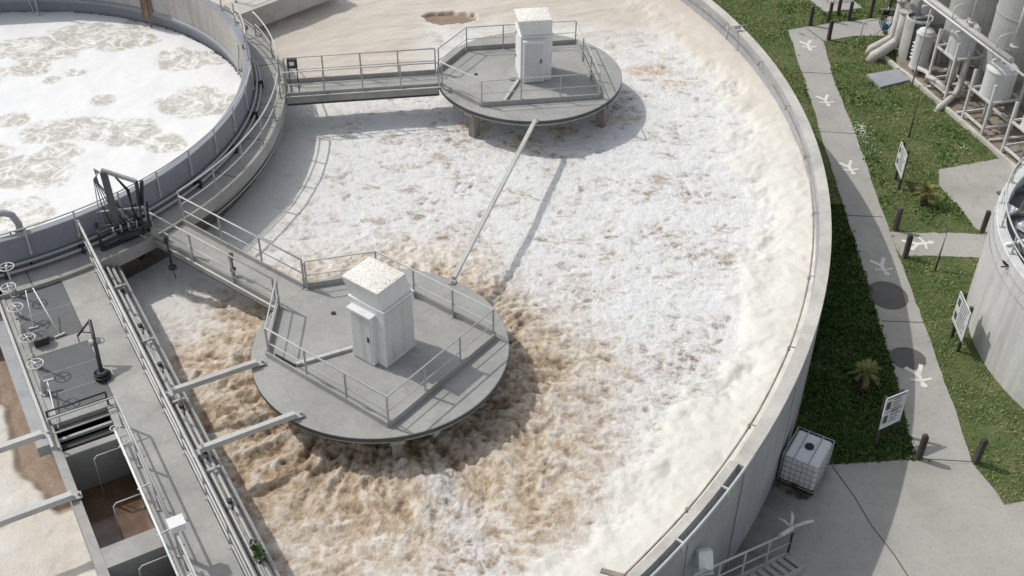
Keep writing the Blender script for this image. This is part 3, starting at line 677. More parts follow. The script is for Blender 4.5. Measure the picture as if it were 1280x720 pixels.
    m = MB(); m.box(cc+y*(fy*.02)+Vector((0, 0, 1.61)), (.80, .24, .05), x); m.build('door_canopy', 'white', K)
    m = MB(); m.box(cc+y*(fy*.10)+x*.24+Vector((0, 0, .85)), (.04, .03, .16), x); h_ = m.build('handle', 'steel_dark', K); h_.parent = dr
    m = MB(); m.box(c+x*(kx+.008)+Vector((0, 0, .92)), (ky*1.75, .014, 1.62), y); m.build('side_panel', 'vessel', K)
    m = MB(); m.box(c+y*(ky+.008)+Vector((0, 0, .92)), (kx*1.75, .014, 1.62), x); m.build('side_panel', 'vessel', K)
    for k in range(2):
        m = MB(); m.box(c-x*(kx+.012)+y*(.42)+Vector((0, 0, .55+k*.9)), (.04, .03, .10), y); m.build('hinge', 'steel_dark', K)
    if grating:
        m = MB(); m.box(L(-.62, -.35, .012), (.26, .22, .02), x); g_ = m.build('floor_grille', 'grate', T)
    return L
dN = (ND-CI).normalized(); dF = (FD-CI).normalized()
LN = platform(ND, (dN.x, dN.y), 'large grey round platform nearest the viewer over churning brown water', 'footbridge from the corner by the hydraulic arm to the near round platform', 'white square kiosk with speckled roof on the near round platform', 0, False)
LF = platform(FD, (dF.x, dF.y), 'smaller looking round grey platform farther away over white foam', 'footbridge from the ring walkway to the far round platform', 'white square kiosk on the far round platform', 0, True)

# beams between platform and channel, and between platforms
def strut(name, a, b_, wd, ht, label, grp=None):
    T = thing(name, tuple(a), label, 'beam', grp)
    m = MB(); m.bar(a, b_, wd, ht); m.build('beam', 'rail', T)
    d = (b_-a).normalized()
    for p, s in ((a, -1), (b_, 1)):
        m = MB(); m.box(p+d*s*.09-Vector((0, 0, ht/2-.01)), (.22, wd+.06, .02), d)
        m.tube([p+d*s*.14-Vector((0, 0, ht/2-.02)), p+d*s*.14+Vector((0, 0, .03))], .035, 8); m.build('end_plate', 'galv', T)
    return T
strut('tie_beam', at(215, 489, .12), at(321, 453, .12), .13, .15, 'pale steel beam reaching the near platform from the pipes, the upper of the two', 'tie beams')
strut('tie_beam', at(249, 562, .12), at(369, 518, .12), .13, .15, 'pale steel beam reaching the near platform from the pipes, the lower of the two', 'tie beams')
strut('tie_beam', at(567, 348, .08), at(669, 151, .08), .12, .12, 'long thin steel beam linking the near and far round platforms', 'tie beams')
strut('tie_beam', D(7.1, -2.75, .12), D(7.1, -7.2, .12), .15, .16, 'pale beam over the left basin, just below the small grated platform', 'tie beams')
strut('tie_beam', D(9.37, -2.6, .12), D(9.37, -7.2, .12), .15, .16, 'pale beam over the left basin beside the open brown pit', 'tie beams')
m = MB(); m.box(D(8.2, -7.5, -1.8), (3.4, .5, 3.6), U2); tag(rebase(m.build('basin_pier', 'wallc')), 'concrete pier in the left basin carrying the beam ends', 'pier')

# ------------------------------------------------------------------ channel deck
t7 = thing('channel_deck', tuple(D(0, 0, G)), 'straight concrete channel deck with gratings and open pits at lower left', 'channel deck')
def slab(name, u0, u1, v0, v1, z0, z1, mat='concrete', parent=t7):
    m = MB(); m.box(D((u0+u1)/2, (v0+v1)/2, (z0+z1)/2), (u1-u0, v1-v0, z1-z0), U2); return m.build(name, mat, parent)
UE = 22
slab('walkway_slab', -.35, UE, -.92, 0, -.25, -.002)
slab('end_slab', -.35, 1.02, -2.45, -.923, -.25, -.004)
slab('wall', -1.3, UE, -2.66, -2.453, G, 0.0)
slab('wall', -.6, UE, -.20, .0, G, -.253)
slab('wall', .1, UE, -1.16, -.96, G, -.253, 'wet')
slab('cross_slab', 3.66, 4.08, -2.45, -.923, -.25, -.003)
slab('cross_slab', 6.56, 6.78, -2.45, -.923, -.25, -.003)
for u0, u1 in ((11.07, 11.66), (14.8, 15.3), (18.5, 19)): slab('cross_wall', u0, u1, -2.45, -1.163, G, -.01)
slab('cross_wall', 7.78, 7.98, -2.45, -1.163, G, -.02)
slab('kerb', 6.8, UE, -1.16, -.925, -.25, -.015)
for u0, u1, n in ((1.025, 3.655, 2), (4.085, 6.555, 3)):
    g_ = slab('grating', u0, u1, -2.3, -.93, -.06, -.012, 'grate')
    for k in range(1, n):
        u = u0+(u1-u0)*k/n; m = MB(); m.bar(D(u, -2.28, -.010), D(u, -.95, -.010), .018, .008); s_ = m.build('seam', 'cover', t7); 
    slab('grating_ledge', u0, u1, -2.45, -2.303, -.2, -.03)
slab('recess_floor', 6.785, 7.775, -2.45, -1.163, -.75, -.7, 'wallc')
for k in range(4):
    m = MB(); m.bar(D(6.9+k*.22, -2.44, -.15-.1*k), D(6.9+k*.22, -1.17, -.15-.1*k), .09, .07); m.build('sluice_rail', 'galv' if k % 2 else 'steel_dark', t7)
# ledge hanging on the left side
slab('side_corbel', -1, 6.9, -2.95, -2.663, -.75, -.45, 'wallc')
# liquid in the pits
m, t, b = newmat('still_brown_liquor'); p = geo(t); n = noise(t, p, 1.3, 5, .6, .5)
t.links.new(ramp(t, n, [(.35, (.11, .065, .04)), (.6, (.18, .12, .075)), (.8, (.26, .19, .13))]), b.inputs['Base Color']); b.inputs['Roughness'].default_value = .12
bump(t, b, noise(t, p, 3, 4), .15, .03); MT['still'] = m
for nm, u0, u1, zz in (('pit_water', 7.985, 11.065, -1.25), ('pit_water', 11.665, 14.79, -1.25), ('pit_water', 15.31, 18.49, -1.25)):
    m = MB(); m.add([D(u0, -2.45, zz), D(u1, -2.45, zz), D(u1, -1.163, zz), D(u0, -1.163, zz)], [(0, 1, 2, 3)]); struct(m.build(nm, 'still'))
# guide rail frames in pits
def hoop(u, lab):
    m = MB(); m.tube([D(u, -1.16, .04), D(u, -1.8, .04), D(u+.02, -1.88, -.02), D(u+.1, -1.9, -1.4)], .015, 6)
    tag(rebase(m.build('guide_pipe', 'rail')), lab, 'pipe', 'thin guide pipes bent into the pits')
hoop(8.35, 'thin white pipe bent down into the upper end of the brown pit'); hoop(10.0, 'thin white pipe bent down into the lower half of the brown pit'); hoop(12.0, 'thin white pipe bent down into the second pit at the bottom edge')
# railings on the channel deck
t8 = thing('deck_railing', tuple(D(0, 0, 0)), 'long pale railing down the right edge of the channel deck', 'railing')
railing(t8, [D(-.35, .03), D(UE, .03)], r=.035, step=1.55, mids=(.5, .12))
t9 = thing('corner_railing', tuple(at(180, 259, .95)-Vector((0, 0, .95))), 'railing wrapping the corner behind the dark hydraulic arm', 'railing')
a_l = -dN; c0 = at(180, 259, .95); c1 = at(342, 346, .95)
railing(t9, [D(-.37, .03), Vector((c0.x, c0.y, 0))], r=.03, step=1.6)
t10 = thing('pit_railing', tuple(D(8, -1.05)), 'pale railing between the brown pits and the channel walkway', 'railing')
railing(t10, [D(7.62, -2.56), D(7.62, -1.0), D(12.1, -1.0)], r=.03, step=1.5, mids=(.5,))
m = MB(); m.bar(D(12.35, -1.0, .95), D(UE, -1.0, .95), .04, .04); m.bar(D(12.35, -1.0, .5), D(UE, -1.0, .5), .03, .03); m.build('lower_rail', 'rail', t10)
for k in range(6):
    m = MB(); m.box(D(12.5+k*1.6, -1.0, .47), (.05, .05, .93), U2); m.build('post', 'galv', t10)
# white pipe beside pit
t11 = thing('standpipe', tuple(D(7.9, -1.2)), 'slim white pipe with ring end lying along the pit edge', 'pipe')
m = MB(); m.tube([D(8.0, -1.24, .35), D(14.5, -1.24, .30)], .03, 8); m.build('pipe', 'plastic', t11)
for u in (8.6, 10.1, 11.6, 13.0):
    m = MB(); m.bar(D(u, -1.30, .30), D(u, -1.0, .36), .03, .03); m.bar(D(u, -1.24, -.01), D(u, -1.24, .31), .03, .03); m.build('clip', 'rail', t11)
m = MB(); m.tube([D(8.0+.09*math.cos(k*.63), -1.24+.09*math.sin(k*.63), .36) for k in range(10)], .02, 6, True); m.build('ring', 'rail', t11)
t12 = thing('switch_box', tuple(D(12.3, -.98, .8)), 'small white box on the end of the pit railing', 'box')
m = MB(); m.box(D(12.15, -.93, 1.0), (.27, .32, .2), U2); o = m.build('casing', 'plastic', t12); bv = o.modifiers.new('b', 'BEVEL'); bv.width = .02
m = MB(); m.box(D(12.15, -.93, 1.115), (.30, .35, .02), U2); m.build('lid', 'white', t12); m = MB(); m.box(D(12.2, -.98, .44), (.06, .06, .86), U2); m.build('stand', 'galv', t12)
# left kerb rail
t13 = thing('left_edge_railing', tuple(D(2, -2.56)), 'low bright rail along the left edge of the channel deck', 'railing')
m = MB(); m.bar(D(-.6, -2.63, .05), D(7.6, -2.63, .05), .07, .09); m.build('edge_rail', 'rail', t13)
# service pipes on the water side
t14 = thing('pipe_rack', tuple(D(0, .4, 0)), 'bundle of grey service pipes running beside the channel deck over the water', 'pipes')
for v, z, r_ in ((.22, -.12, .045), (.36, -.10, .045), (.50, -.18, .05), (.66, -.3, .06)):
    m = MB(); m.tube([D(-.2, v, z), D(UE, v, z)], r_, 8); m.build('pipe', 'galv', t14)
m = MB(); m.bar(D(-.2, .29, -.20), D(UE, .29, -.20), .05, .05); m.build('cable_tray', 'steel_dark', t14)
for k in range(9):
    m = MB(); u = .6+k*1.75; m.bar(D(u, .0, -.26), D(u, .74, -.37), .06, .05); m.box(D(u, .43, -.06), (.10, .12, .10), U2); m.build('bracket', 'steel_dark', t14)
for k in range(4):
    m = MB(); u = 2.2+k*2.6; m.box(D(u, .43, -.03), (.07, .32, .05), U2); m.build('clamp', 'galv', t14)
# plant growing on the pipes
def leafball(name, c, r, n, size, mat, label, cat, flatten=.7):
    vs = []; fs = []; m = MB()
    for i in range(n):
        d = Vector((random.gauss(0, 1), random.gauss(0, 1), random.gauss(0, 1))).normalized()*r*random.uniform(.2, 1); d.z = abs(d.z)*flatten
        a = Vector((random.uniform(-1, 1), random.uniform(-1, 1), random.uniform(-.3, 1))).normalized()*size; b_ = a.cross(Vector((random.uniform(-1, 1), random.uniform(-1, 1), 1))).normalized()*size*.45
        p = Vector(c)+d; m.add([p-b_*.6, p+a*.5+b_*0-b_, p+a, p+a*.5+b_], [(0, 1, 2, 3)])
    return tag(rebase(m.build(name, mat)), label, cat)
pc = at(322, 690, -.1)
m = MB()
for i in range(90):
    tt = random.random(); p = at(318, 682, -.08).lerp(at(328, 702, -.08), tt)+Vector((random.gauss(0, .05), random.gauss(0, .05), random.uniform(0, .1)))
    a = Vector((random.uniform(-1, 1), random.uniform(-1, 1), random.uniform(0, 1))).normalized()*.10; b_ = a.cross(Vector((0, 0, 1))).normalized()*.04
    m.add([p, p+a*.5-b_, p+a, p+a*.5+b_], [(0, 1, 2, 3)])
tag(rebase(m.build('weed_clump', 'weed')), 'small green weed growing on the pipes near the bottom edge', 'plant')

# hand wheels
wh = [(1.24, -2.16), (2.17, -2.30), (3.11, -2.32), (4.48, -2.32), (5.55, -2.36)]
labs = ['valve handwheel farthest from the viewer, beside the blue tank wall', 'valve handwheel second from the blue wall, above the first grating', 'valve handwheel at the middle of the first grating',
        'valve handwheel on the strip between the two gratings', 'valve handwheel nearest the viewer, above the second grating']
def handwheel(u, v, label):
    b0 = D(u, v, -.02); T = thing('valve_handwheel', tuple(b0), label, 'valve', 'white valve handwheels along the left kerb')
    m = MB(); z = .98; rr = .19
    m.tube([b0+Vector((rr*math.cos(k*.3142), rr*math.sin(k*.3142), z)) for k in range(20)], .017, 6, True)
    for k in range(4): m.tube([b0+Vector((0, 0, z+.01)), b0+Vector((rr*math.cos(k*1.571+.3), rr*math.sin(k*1.571+.3), z))], .013, 6)
    m.tube([b0+Vector((0, 0, z-.04)), b0+Vector((0, 0, z+.05))], .035, 8); m.build('wheel', 'vessel', T)
    m = MB(); m.tube([b0, b0+Vector((0, 0, z-.03))], .022, 8); m.build('spindle', 'galv', T)
    m = MB(); m.tube([b0, b0+Vector((0, 0, .45))], [.07, .05], 10); m.box(b0+Vector((0, 0, .02)), (.2, .2, .04), U2); m.build('pedestal', 'galv', T)
    return T
w0 = handwheel(*wh[0], labs[0])
for (u, v), lb in list(zip(wh, labs))[1:]:
    c = copy_tree(w0); c.location = D(u, v, -.02); c['label'] = lb; c.rotation_euler.z = random.uniform(0, 1)
# crane davit on the deck
T = thing('davit_crane', tuple(D(5.82, -.85)), 'small dark davit crane with winch between the gratings and walkway', 'crane')
b0 = at(129, 472, 0); tp = at(112, 400, 1.15)
m = MB(); m.tube([b0+Vector((0, 0, 0)), b0+Vector((0, 0, .22))], [.15, .12], 14); m.lathe(b0, [(0, .03), (.2, .03), (.2, 0)], 16); m.build('base', 'steel_dark', T)
m = MB(); m.tube([b0+Vector((0, 0, .2)), tp], [.055, .045], 8); m.build('mast', 'steel_dark', T)
e1 = at(97, 420, .75)
m = MB(); m.tube([tp, e1], .03, 8); m.tube([tp.lerp(b0, .22), tp.lerp(e1, .75)], .018, 6); m.tube([e1, e1-Vector((0, 0, .2))], .015, 6); m.build('jib', 'steel_dark', T)
wn = tp.lerp(b0, .38); m = MB(); m.tube([wn-V2*.14, wn+V2*.14], .09, 12); m.tube([wn+V2*.14+Vector((.1*math.cos(k*.63), 0, .1*math.sin(k*.63))) for k in range(10)], .012, 6, True); m.build('winch', 'galv', T)
m = MB(); m.tube([b0+Vector((.19*math.cos(k*.4), .19*math.sin(k*.4), .09)) for k in range(16)], .03, 6, True); m.tube([b0+Vector((.15*math.cos(k*.4)-.04, .15*math.sin(k*.4), .16)) for k in range(16)], .022, 6, True); m.build('hose_coil', 'black', T)
# squeegees / poles lying on gratings
def tool(a, b_, lab, grp='white handled scrapers lying on the gratings', hw=.32):
    a = Vector(a); b_ = Vector(b_); T = thing('floor_scraper', tuple(b_), lab, 'scraper', grp)
    m = MB(); m.tube([a, b_], .016, 6); m.build('handle', 'plastic', T)
    d = (b_-a).normalized(); n_ = Vector((-d.y, d.x, 0)); m = MB(); m.bar(b_-n_*hw/2, b_+n_*hw/2, .05, .05); m.build('blade', 'rail', T)
tool(at(41, 360, .75), at(75, 419, .02), 'white handled scraper with light blade leaning on the first grating')
tool(at(32, 363, .75), at(42, 410, .02), 'shorter white handled scraper by the left kerb of the first grating')
tool(at(73, 535, .06), at(59, 476, .25), 'white handled scraper lying along the left side of the second grating', hw=.3)
t_ = thing('grating_hatch', tuple(D(3.6, -2.2)), 'small dark motor cover beside the left kerb between the gratings', 'cover')
m = MB(); m.box(D(3.55, -2.0, .12), (.42, .36, .22), U2); m.build('cover', 'steel_dark', t_); m = MB(); m.box(D(3.55, -2.0, .24), (.46, .40, .02), U2); m.build('lid', 'grate', t_)
# low barrier in front of recess
t_ = thing('recess_barrier', tuple(D(6.7, -2.3)), 'short double steel barrier across the deck above the brown pit', 'barrier')
m = MB(); m.tube([D(6.72, -2.5, .40), D(6.72, -1.1, .40)], .025, 8); m.tube([D(6.72, -2.5, .2), D(6.72, -1.1, .2)], .025, 8); m.build('rail', 'steel_dark', t_)
for v in (-2.5, -1.1): m = MB(); m.tube([D(6.72, v, -.01), D(6.72, v, .42)], .028, 8); m.build('post', 'steel_dark', t_)
# elbow pipe at the left, over the inner tank
t_ = thing('gooseneck_pipe', tuple(at(31, 300, 1)), 'fat grey gooseneck pipe with black hoses over the tank wall at left', 'pipe')
b0 = at(33, 312, .3); P = [b0, b0+Vector((0, 0, .9))]; b1 = b0+Vector((0, 0, 1.3)); dirp = (at(0, 268, 1.55)-at(18, 266, 1.55)).normalized()
P += [b1+dirp*.10+Vector((0, 0, -.1)), b1+dirp*.28, b1+dirp*.6, b1+dirp*2.6]
m = MB(); m.tube(P, .10, 12); m.build('pipe', 'galv', t_)
m = MB(); m.tube([b0+Vector((0, 0, .55)), b0+Vector((0, 0, .68))], .145, 12); m.tube([b0+Vector((-.32, 0, .3)), b0+Vector((-.3, 0, .62)), b0+Vector((0, 0, .62))], .028, 6); m.build('clamp', 'steel_dark', t_)
m = MB(); m.tube([b0+Vector((-1.2, -.3, .1)), b0+Vector((-.7, -.05, .5)), b0+Vector((-.3, 0, .52)), b0+Vector((.05, -.2, .25)), b0+Vector((.3, -.5, -.25))], .025, 6); m.build('hose', 'black', t_)
# small equipment at left edge
t_ = thing('junction_box', tuple(at(5, 320, 0)), 'pale box clipped beside the blue tank wall at the left edge', 'box')
m = MB(); m.box(at(3, 303, .7), (.5, .4, .5), V2); m.build('casing', 'vessel', t_); m = MB(); m.tube([at(6, 318, .5), at(6, 330, 0)], .03, 6); m.build('leg', 'galv', t_)

# ------------------------------------------------------------------ hydraulic scraper arm at the corner
t_ = thing('hydraulic_arm', tuple(at(165, 300, 0)), 'dark hydraulic arm with hanging hoses standing at the walkway corner', 'machine')
def S3(x, y, z): return at(x, y, z)
# frame
m = MB()
q = [S3(128, 312, .05), S3(180, 290, .05), S3(172, 272, .05), S3(124, 292, .05)]
for a, b_ in zip(q, q[1:]+q[:1]): m.bar(a, b_, .10, .12)
for a in q: m.bar(a, a+Vector((0, 0, .55)), .07, .07)
for a, b_ in zip(q, q[1:]+q[:1]): m.bar(a+Vector((0, 0, .55)), b_+Vector((0, 0, .55)), .06, .06)
m.build('frame', 'steel_dark', t_)
base = S3(162, 286, .45)
# mast: two fat arms
mtop = base+Vector((-.32, -.10, 2.0)); m = MB(); m.bar(base+Vector((-.3, 0, -.2)), mtop, .16, .14); m.build('boom', 'grate', t_)
k1 = mtop+Vector((.85, .0, -.30)); m = MB(); m.bar(mtop+Vector((-.05, 0, .05)), k1, .09, .10); m.build('upper_link', 'galv', t_)
for k, o_ in enumerate((Vector((0, 0, 0)), Vector((.14, .05, -.02)))):
    m = MB(); e = base+Vector((.38, 0, -.1))+o_; m.tube([k1+o_, k1.lerp(e, .45)], .055, 8); m.tube([k1.lerp(e, .4)+o_, e], .035, 8); m.build('cylinder', 'steel_dark' if k == 0 else 'black', t_)
for k in range(6):
    m = MB(); a = mtop+Vector((-.1-.04*k, .03*k, .0)); e = base+Vector((-.65+.22*k, .1, -.2))
    m.tube([a, a+Vector((-.22+.05*k, 0, -.25-.05*k)), a.lerp(e, .55)+Vector((-.2, 0, 0)), a.lerp(e, .85)+Vector((-.12+.03*k, 0, 0)), e], .016, 6); m.build('hose', 'black' if k % 2 else 'galv', t_)
for k in range(3):
    m = MB(); a = mtop+Vector((.2, 0, 0)); e = base+Vector((.2+.12*k, 0, .1)); m.tube([a, a.lerp(e, .3)+Vector((.22, 0, -.05)), a.lerp(e, .7)+Vector((.15-.1*k, 0, 0)), e], .02, 6); m.build('hose', 'black', t_)
m = MB(); m.box(base+Vector((.1, 0, -.08)), (.9, .30, .16), V2); m.tube([base-V2*.5+Vector((0, -.1, .12)), base+V2*.6+Vector((0, -.1, .12))], .045, 8); m.box(base+Vector((.5, .05, .18)), (.25, .2, .25), V2); m.build('valve_block', 'steel_dark', t_)
for k in range(5):
    m = MB(); p0 = base+V2*(-.4+.22*k)+Vector((0, -.12, .05)); m.tube([p0, p0+Vector((0, 0, .22))], .03, 8); m.build('fitting', 'galv', t_)
m = MB()
m.bar(S3(125, 330, -.35), S3(185, 300, -.35), .35, .45); m.bar(S3(140, 332, -.9), S3(190, 312, -.9), .3, .4); m.build('scum_gate', 'steel_dark', t_)
m = MB(); m.tube([S3(172, 292, .3), S3(182, 297, .3), S3(183, 312, -.4)], .02, 6); m.build('drain_pipe', 'galv', t_)
# clutter of chain / hoses beneath
m = MB()
for k in range(26):
    a = S3(random.uniform(140, 190), random.uniform(302, 325), random.uniform(-1.1, -.5)); m.tube([a, a+Vector((random.uniform(-.3, .3), random.uniform(-.3, .3), random.uniform(-.3, .3))), a+Vector((random.uniform(-.4, .4), random.uniform(-.4, .4), random.uniform(-.3, .2)))], random.uniform(.015, .05), 6)
m.build('chain_tangle', 'black', t_)
# hanging probes on the bridge rail
for i, (x, y, y2, lab) in enumerate([(212, 318, 350, 'dark probe pole clamped to the footbridge rail, near the hydraulic arm'), (290, 317, 350, 'short dark clamp post on the lower rail of the near footbridge')]):
    zt = .75 if i else .7; a = S3(x-(2 if i else 5), y-(0 if i else 22), zt); t_ = thing('probe_pole', tuple(a), lab, 'probe')
    m = MB(); m.tube([a, Vector((a.x, a.y, -.35 if i == 0 else -.1))], .028, 8)
    m.build('pole', 'steel_dark', t_)
    m = MB(); m.box(a-Vector((0, 0, .1)), (.12, .12, .18)); m.box(a-Vector((0, 0, .55)), (.14, .12, .10)); m.build('clamp', 'steel_dark', t_)
    if i == 0:
        m = MB(); e = S3(220, 348, -.6); m.tube([Vector((a.x, a.y, -.3)), e], .014, 6); m.lathe(Vector((a.x+.05, a.y-.1, -.3)), [(0, .05), (.12, .03), (.12, -.03), (0, -.05)], 12); m.build('sensor', 'black', t_)
# control box at the far footbridge
p0 = LF(-(FD-CI).length+11.35, -.58); t_ = thing('control_box', tuple(p0), 'small dark control box on legs where the far footbridge starts', 'box')
c = at(365, 79, 1.15)
m = MB(); m.box(c, (.34, .14, .34), (1, .1, 0)); m.build('casing', 'steel_dark', t_)
m = MB(); m.box(c+Vector((0, -.078, .02)), (.16, .01, .14), (1, .1, 0)); m.build('panel', 'white', t_)
for s in (-1, 1): m = MB(); m.tube([c+Vector((s*.14, .015*s, -.17)), Vector((c.x+s*.14, c.y, -.05))], .02, 6); m.build('leg', 'steel_dark', t_)
# life-buoy style white bags on wall near far bridge start
m = MB(); c = at(354, 108, -.1); m.tube([c+Vector((0, 0, .2)), c+Vector((.05, 0, .05)), c+Vector((0, 0, -.2))], [.10, .15, .09], 10)
tag(rebase(m.build('pipe_stub', 'pipe')), 'stubby pale pipe fitting under the start of the far footbridge', 'pipe')

# ------------------------------------------------------------------ things in the yard
# bollards
def bollard(px, py, label, first=None, grp='dark timber bollards around the paths', h=.95, lean=0):
    p = at(px, py, G)
    if first is None:
        T = thing('bollard', tuple(p), label, 'bollard', grp); m = MB(); w_ = .075
        m.prism([(p.x+i*w_, p.y+j*w_) for i, j in ((-1, -1), (1, -1), (1, 1), (-1, 1))], G-.02, G+h-.05)
        m.add([(p.x+i*w_, p.y+j*w_, G+h-.05) for i, j in ((-1, -1), (1, -1), (1, 1), (-1, 1))]+[(p.x+i*w_*.7, p.y+j*w_*.7, G+h) for i, j in ((-1, -1), (1, -1), (1, 1), (-1, 1))], [(0, 1, 5, 4), (1, 2, 6, 5), (2, 3, 7, 6), (3, 0, 4, 7), (4, 5, 6, 7)])
        o = m.build('post', 'wood', T); bv = o.modifiers.new('b', 'BEVEL'); bv.width = .01; return T
    c = copy_tree(first); c.location = p; c['label'] = label; c.rotation_euler = (lean, lean*.5, random.uniform(-.4, .4)); return c
b0 = bollard(1148, 574, 'timber bollard at the corner where the path meets the concrete apron')
for px, py, lb, ln in [(1219, 578, 'leaning timber bollard on the grass right of the path end', .04), (1119, 288, 'timber bollard on the upper side of the painted side path', 0), (1131, 322, 'timber bollard on the lower side of the painted side path', .0),
                   (1227, 291, 'timber bollard at the edge of the slab beside the big round tank', .03), (1012.5, 32, 'timber bollard at the top left corner of the path', 0), (1035.5, 50, 'timber bollard inside the top bend of the path', .0),
                   (1036, 27, 'timber bollard behind the cross path, left of the upper group', 0), (1047, 21, 'timber bollard by the corner of the upper slab', 0), (1061, 26, 'timber bollard below the corner of the upper slab', .0),
                   (1088, 22, 'timber bollard near the cross path, second from right at the top', 0), (1110, 19, 'timber bollard nearest the pipework at the top', 0)]:
    bollard(px, py, lb, b0, lean=ln)
# stakes
def stake(px, py, h, tilt, lab, double=False):
    p = at(px, py, G); T = thing('stake', tuple(p), lab, 'stake'); m = MB(); tv = Vector(tilt)
    m.tube([p-Vector((0, 0, .05)), p+tv+Vector((0, 0, h))], [.03, .02], 6); m.build('pole', 'steel_dark', T)
    if double: m = MB(); m.tube([p+Vector((-.08, -.05, 0)), p+tv+Vector((0, 0, h*.98))], .018, 6); m.build('brace', 'galv', T)
stake(1136, 172, 1.75, (0, 0, 0), 'thin dark stake in the lawn behind the upper sign'); stake(1169, 338, 1.45, (.12, .25, 0), 'leaning thin double stake on the grass below the side path', True)
# signs
def sign(pa, pb, label, zb, zt, hp, lean=0, seed=1):
    a = at(*pa, G); b_ = at(*pb, G); r_ = random.Random(seed)
    T = thing('information_sign', tuple((a+b_)/2), label, 'sign', 'white information boards on two dark posts')
    d = (b_-a); L_ = d.length; d.normalize(); n_ = Vector((d.y, -d.x, 0)); 
    camdir = Vector((0-a.x, 0-a.y, 0))
    if n_.dot(Vector((-1, -.3, 0))) < 0: n_ = -n_
    for p in (a, b_):
        m = MB(); m.box(p+Vector((0, 0, hp/2)), (.09, .09, hp), d); m.build('post', 'wood', T)
    W = L_+.42; cz = (zb+zt)/2; Hh = zt-zb; c = (a+b_)/2+n_*.065+Vector((0, 0, cz))
    m = MB(); m.box(c, (W, .03, Hh), d); bd = m.build('board', 'signface', T)
    # printed layout: heading bar, two picture blocks and text lines
    f = c+n_*.018
    def pr(x0, x1, z0, z1, mat='ink'):
        mm = MB(); mm.box(f+d*((x0+x1)/2*W)+Vector((0, 0, (z0+z1)/2*Hh)), (abs(x1-x0)*W, .003, (z1-z0)*Hh), d); o = mm.build('print', mat, T); o.parent = bd
    sg = 1 if d.dot(Vector((0, 0, 1)).cross(n_)) > 0 else -1
    for (x0, x1, z0, z1) in [(-.42*sg, -.24*sg, .12, .34), (-.42*sg, -.24*sg, -.34, -.12)]: pr(min(x0, x1), max(x0, x1), z0, z1)
    mm = MB()
    for k in range(9):
        z = .36-.085*k
        x0, x1 = -.16*sg, (.42-r_.uniform(0, .2))*sg
        mm.box(f+d*((x0+x1)/2*W)+Vector((0, 0, z*Hh)), (abs(x1-x0)*W, .003, .028*Hh), d)
    mm.box(f+Vector((0, 0, .455*Hh)), (W*.9, .003, .03*Hh), d); mm.box(f+Vector((0, 0, 0)), (W*.3, .003, .018*Hh), d)
    o = mm.build('text_lines', 'ink', T); o.parent = bd
sign((1123.3, 236), (1119, 225), 'white board on dark posts seen edge on above the young palm', .55, 1.55, 1.65, seed=2)
sign((1197, 439), (1189.6, 420.7), 'white board on dark posts beside the big round concrete tank', .55, 1.65, 1.75, seed=3)
def signC():
    a = at(1094, 556, G); b_ = at(1116, 542, G); T = thing('information_sign', tuple((a+b_)/2), 'tilted white board in the shade beside the path near the white container', 'sign', 'white information boards on two dark posts')
    cor = [at(1109, 498.5, G+1.62), at(1136, 488, G+1.62), at(1125, 525.5, G+.75), at(1099, 537.5, G+.75)]
    n_ = (cor[1]-cor[0]).cross(cor[3]-cor[0]).normalized(); n_ = n_ if n_.z > 0 or n_.y < 0 else -n_
    if n_.y > 0: n_ = -n_
    for p, tpx in ((a, cor[0].lerp(cor[1], .08)), (b_, cor[0].lerp(cor[1], .85))):
        m = MB(); m.bar(p, tpx-n_*.10, .09, .09); m.build('post', 'wood', T)
    m = MB(); m.add(cor+[c-n_*.03 for c in cor], [(0, 1, 2, 3), (7, 6, 5, 4), (0, 4, 5, 1), (1, 5, 6, 2), (2, 6, 7, 3), (3, 7, 4, 0)]); bd = m.build('board', 'signface', T)
    def P(u, v): return (cor[0].lerp(cor[1], u)).lerp(cor[3].lerp(cor[2], u), v)+n_*.006
    def q(m_, u0, u1, v0, v1): m_.add([P(u0, v0), P(u1, v0), P(u1, v1), P(u0, v1)], [(0, 1, 2, 3)])
    for v0 in (.16, .60):
        mm = MB(); q(mm, .07, .27, v0, v0+.24); o = mm.build('print', 'ink', T); o.parent = bd
    mm = MB()
    for k in range(8): q(mm, .36, random.uniform(.7, .93), .12+.10*k, .145+.10*k)
    q(mm, .1, .9, .485, .50); q(mm, .07, .92, .04, .07); o = mm.build('text_lines', 'ink', T); o.parent = bd
signC()
# young palms
def palm(px, py, h, fl, n, label, nm='young_palm', mat='palmleaf', trunk=True):
    p = at(px, py, G); T = thing(nm, tuple(p), label, 'palm')
    m = MB(); m.tube([p, p+Vector((.02, 0, h*.5)), p+Vector((.0, .02, h))], [.12, .10, .13], 10)
    for k in range(26):
        a = k*2.4; z = h*k/26; m.box(p+Vector((.1*math.cos(a), .1*math.sin(a), z)), (.09, .06, .1), (math.cos(a), math.sin(a), .5))
    m.build('trunk', 'bark', T)
    m = MB()
    for k in range(n):
        a = k*2.399+random.uniform(-.2, .2); el = random.uniform(-.1, 1.25); L_ = fl*random.uniform(.7, 1.05)
        d = Vector((math.cos(a)*math.cos(el), math.sin(a)*math.cos(el), math.sin(el))); st = p+Vector((0, 0, h)); pts = []
        for s in range(6):
            f = s/5; pts.append(st+d*L_*f+Vector((0, 0, -.35*L_*f*f)))
        m.tube(pts, [.014, .012, .01, .008, .006, .003], 4)
        sd = d.cross(Vector((0, 0, 1))).normalized()
        for s in range(1, 14):
            f = .25+.75*s/13; i = min(4, int(f*5)); c = pts[i].lerp(pts[i+1], f*5-i)
            for sgn in (-1, 1):
                e = c+(sd*sgn*.8+d*.75+Vector((0, 0, random.uniform(-.3, .15)))).normalized()*L_*.30*(1.1-.5*f); wv = d*.013
                m.add([c-wv, c+wv, e], [(0, 1, 2)])
    m.build('fronds', mat, T)
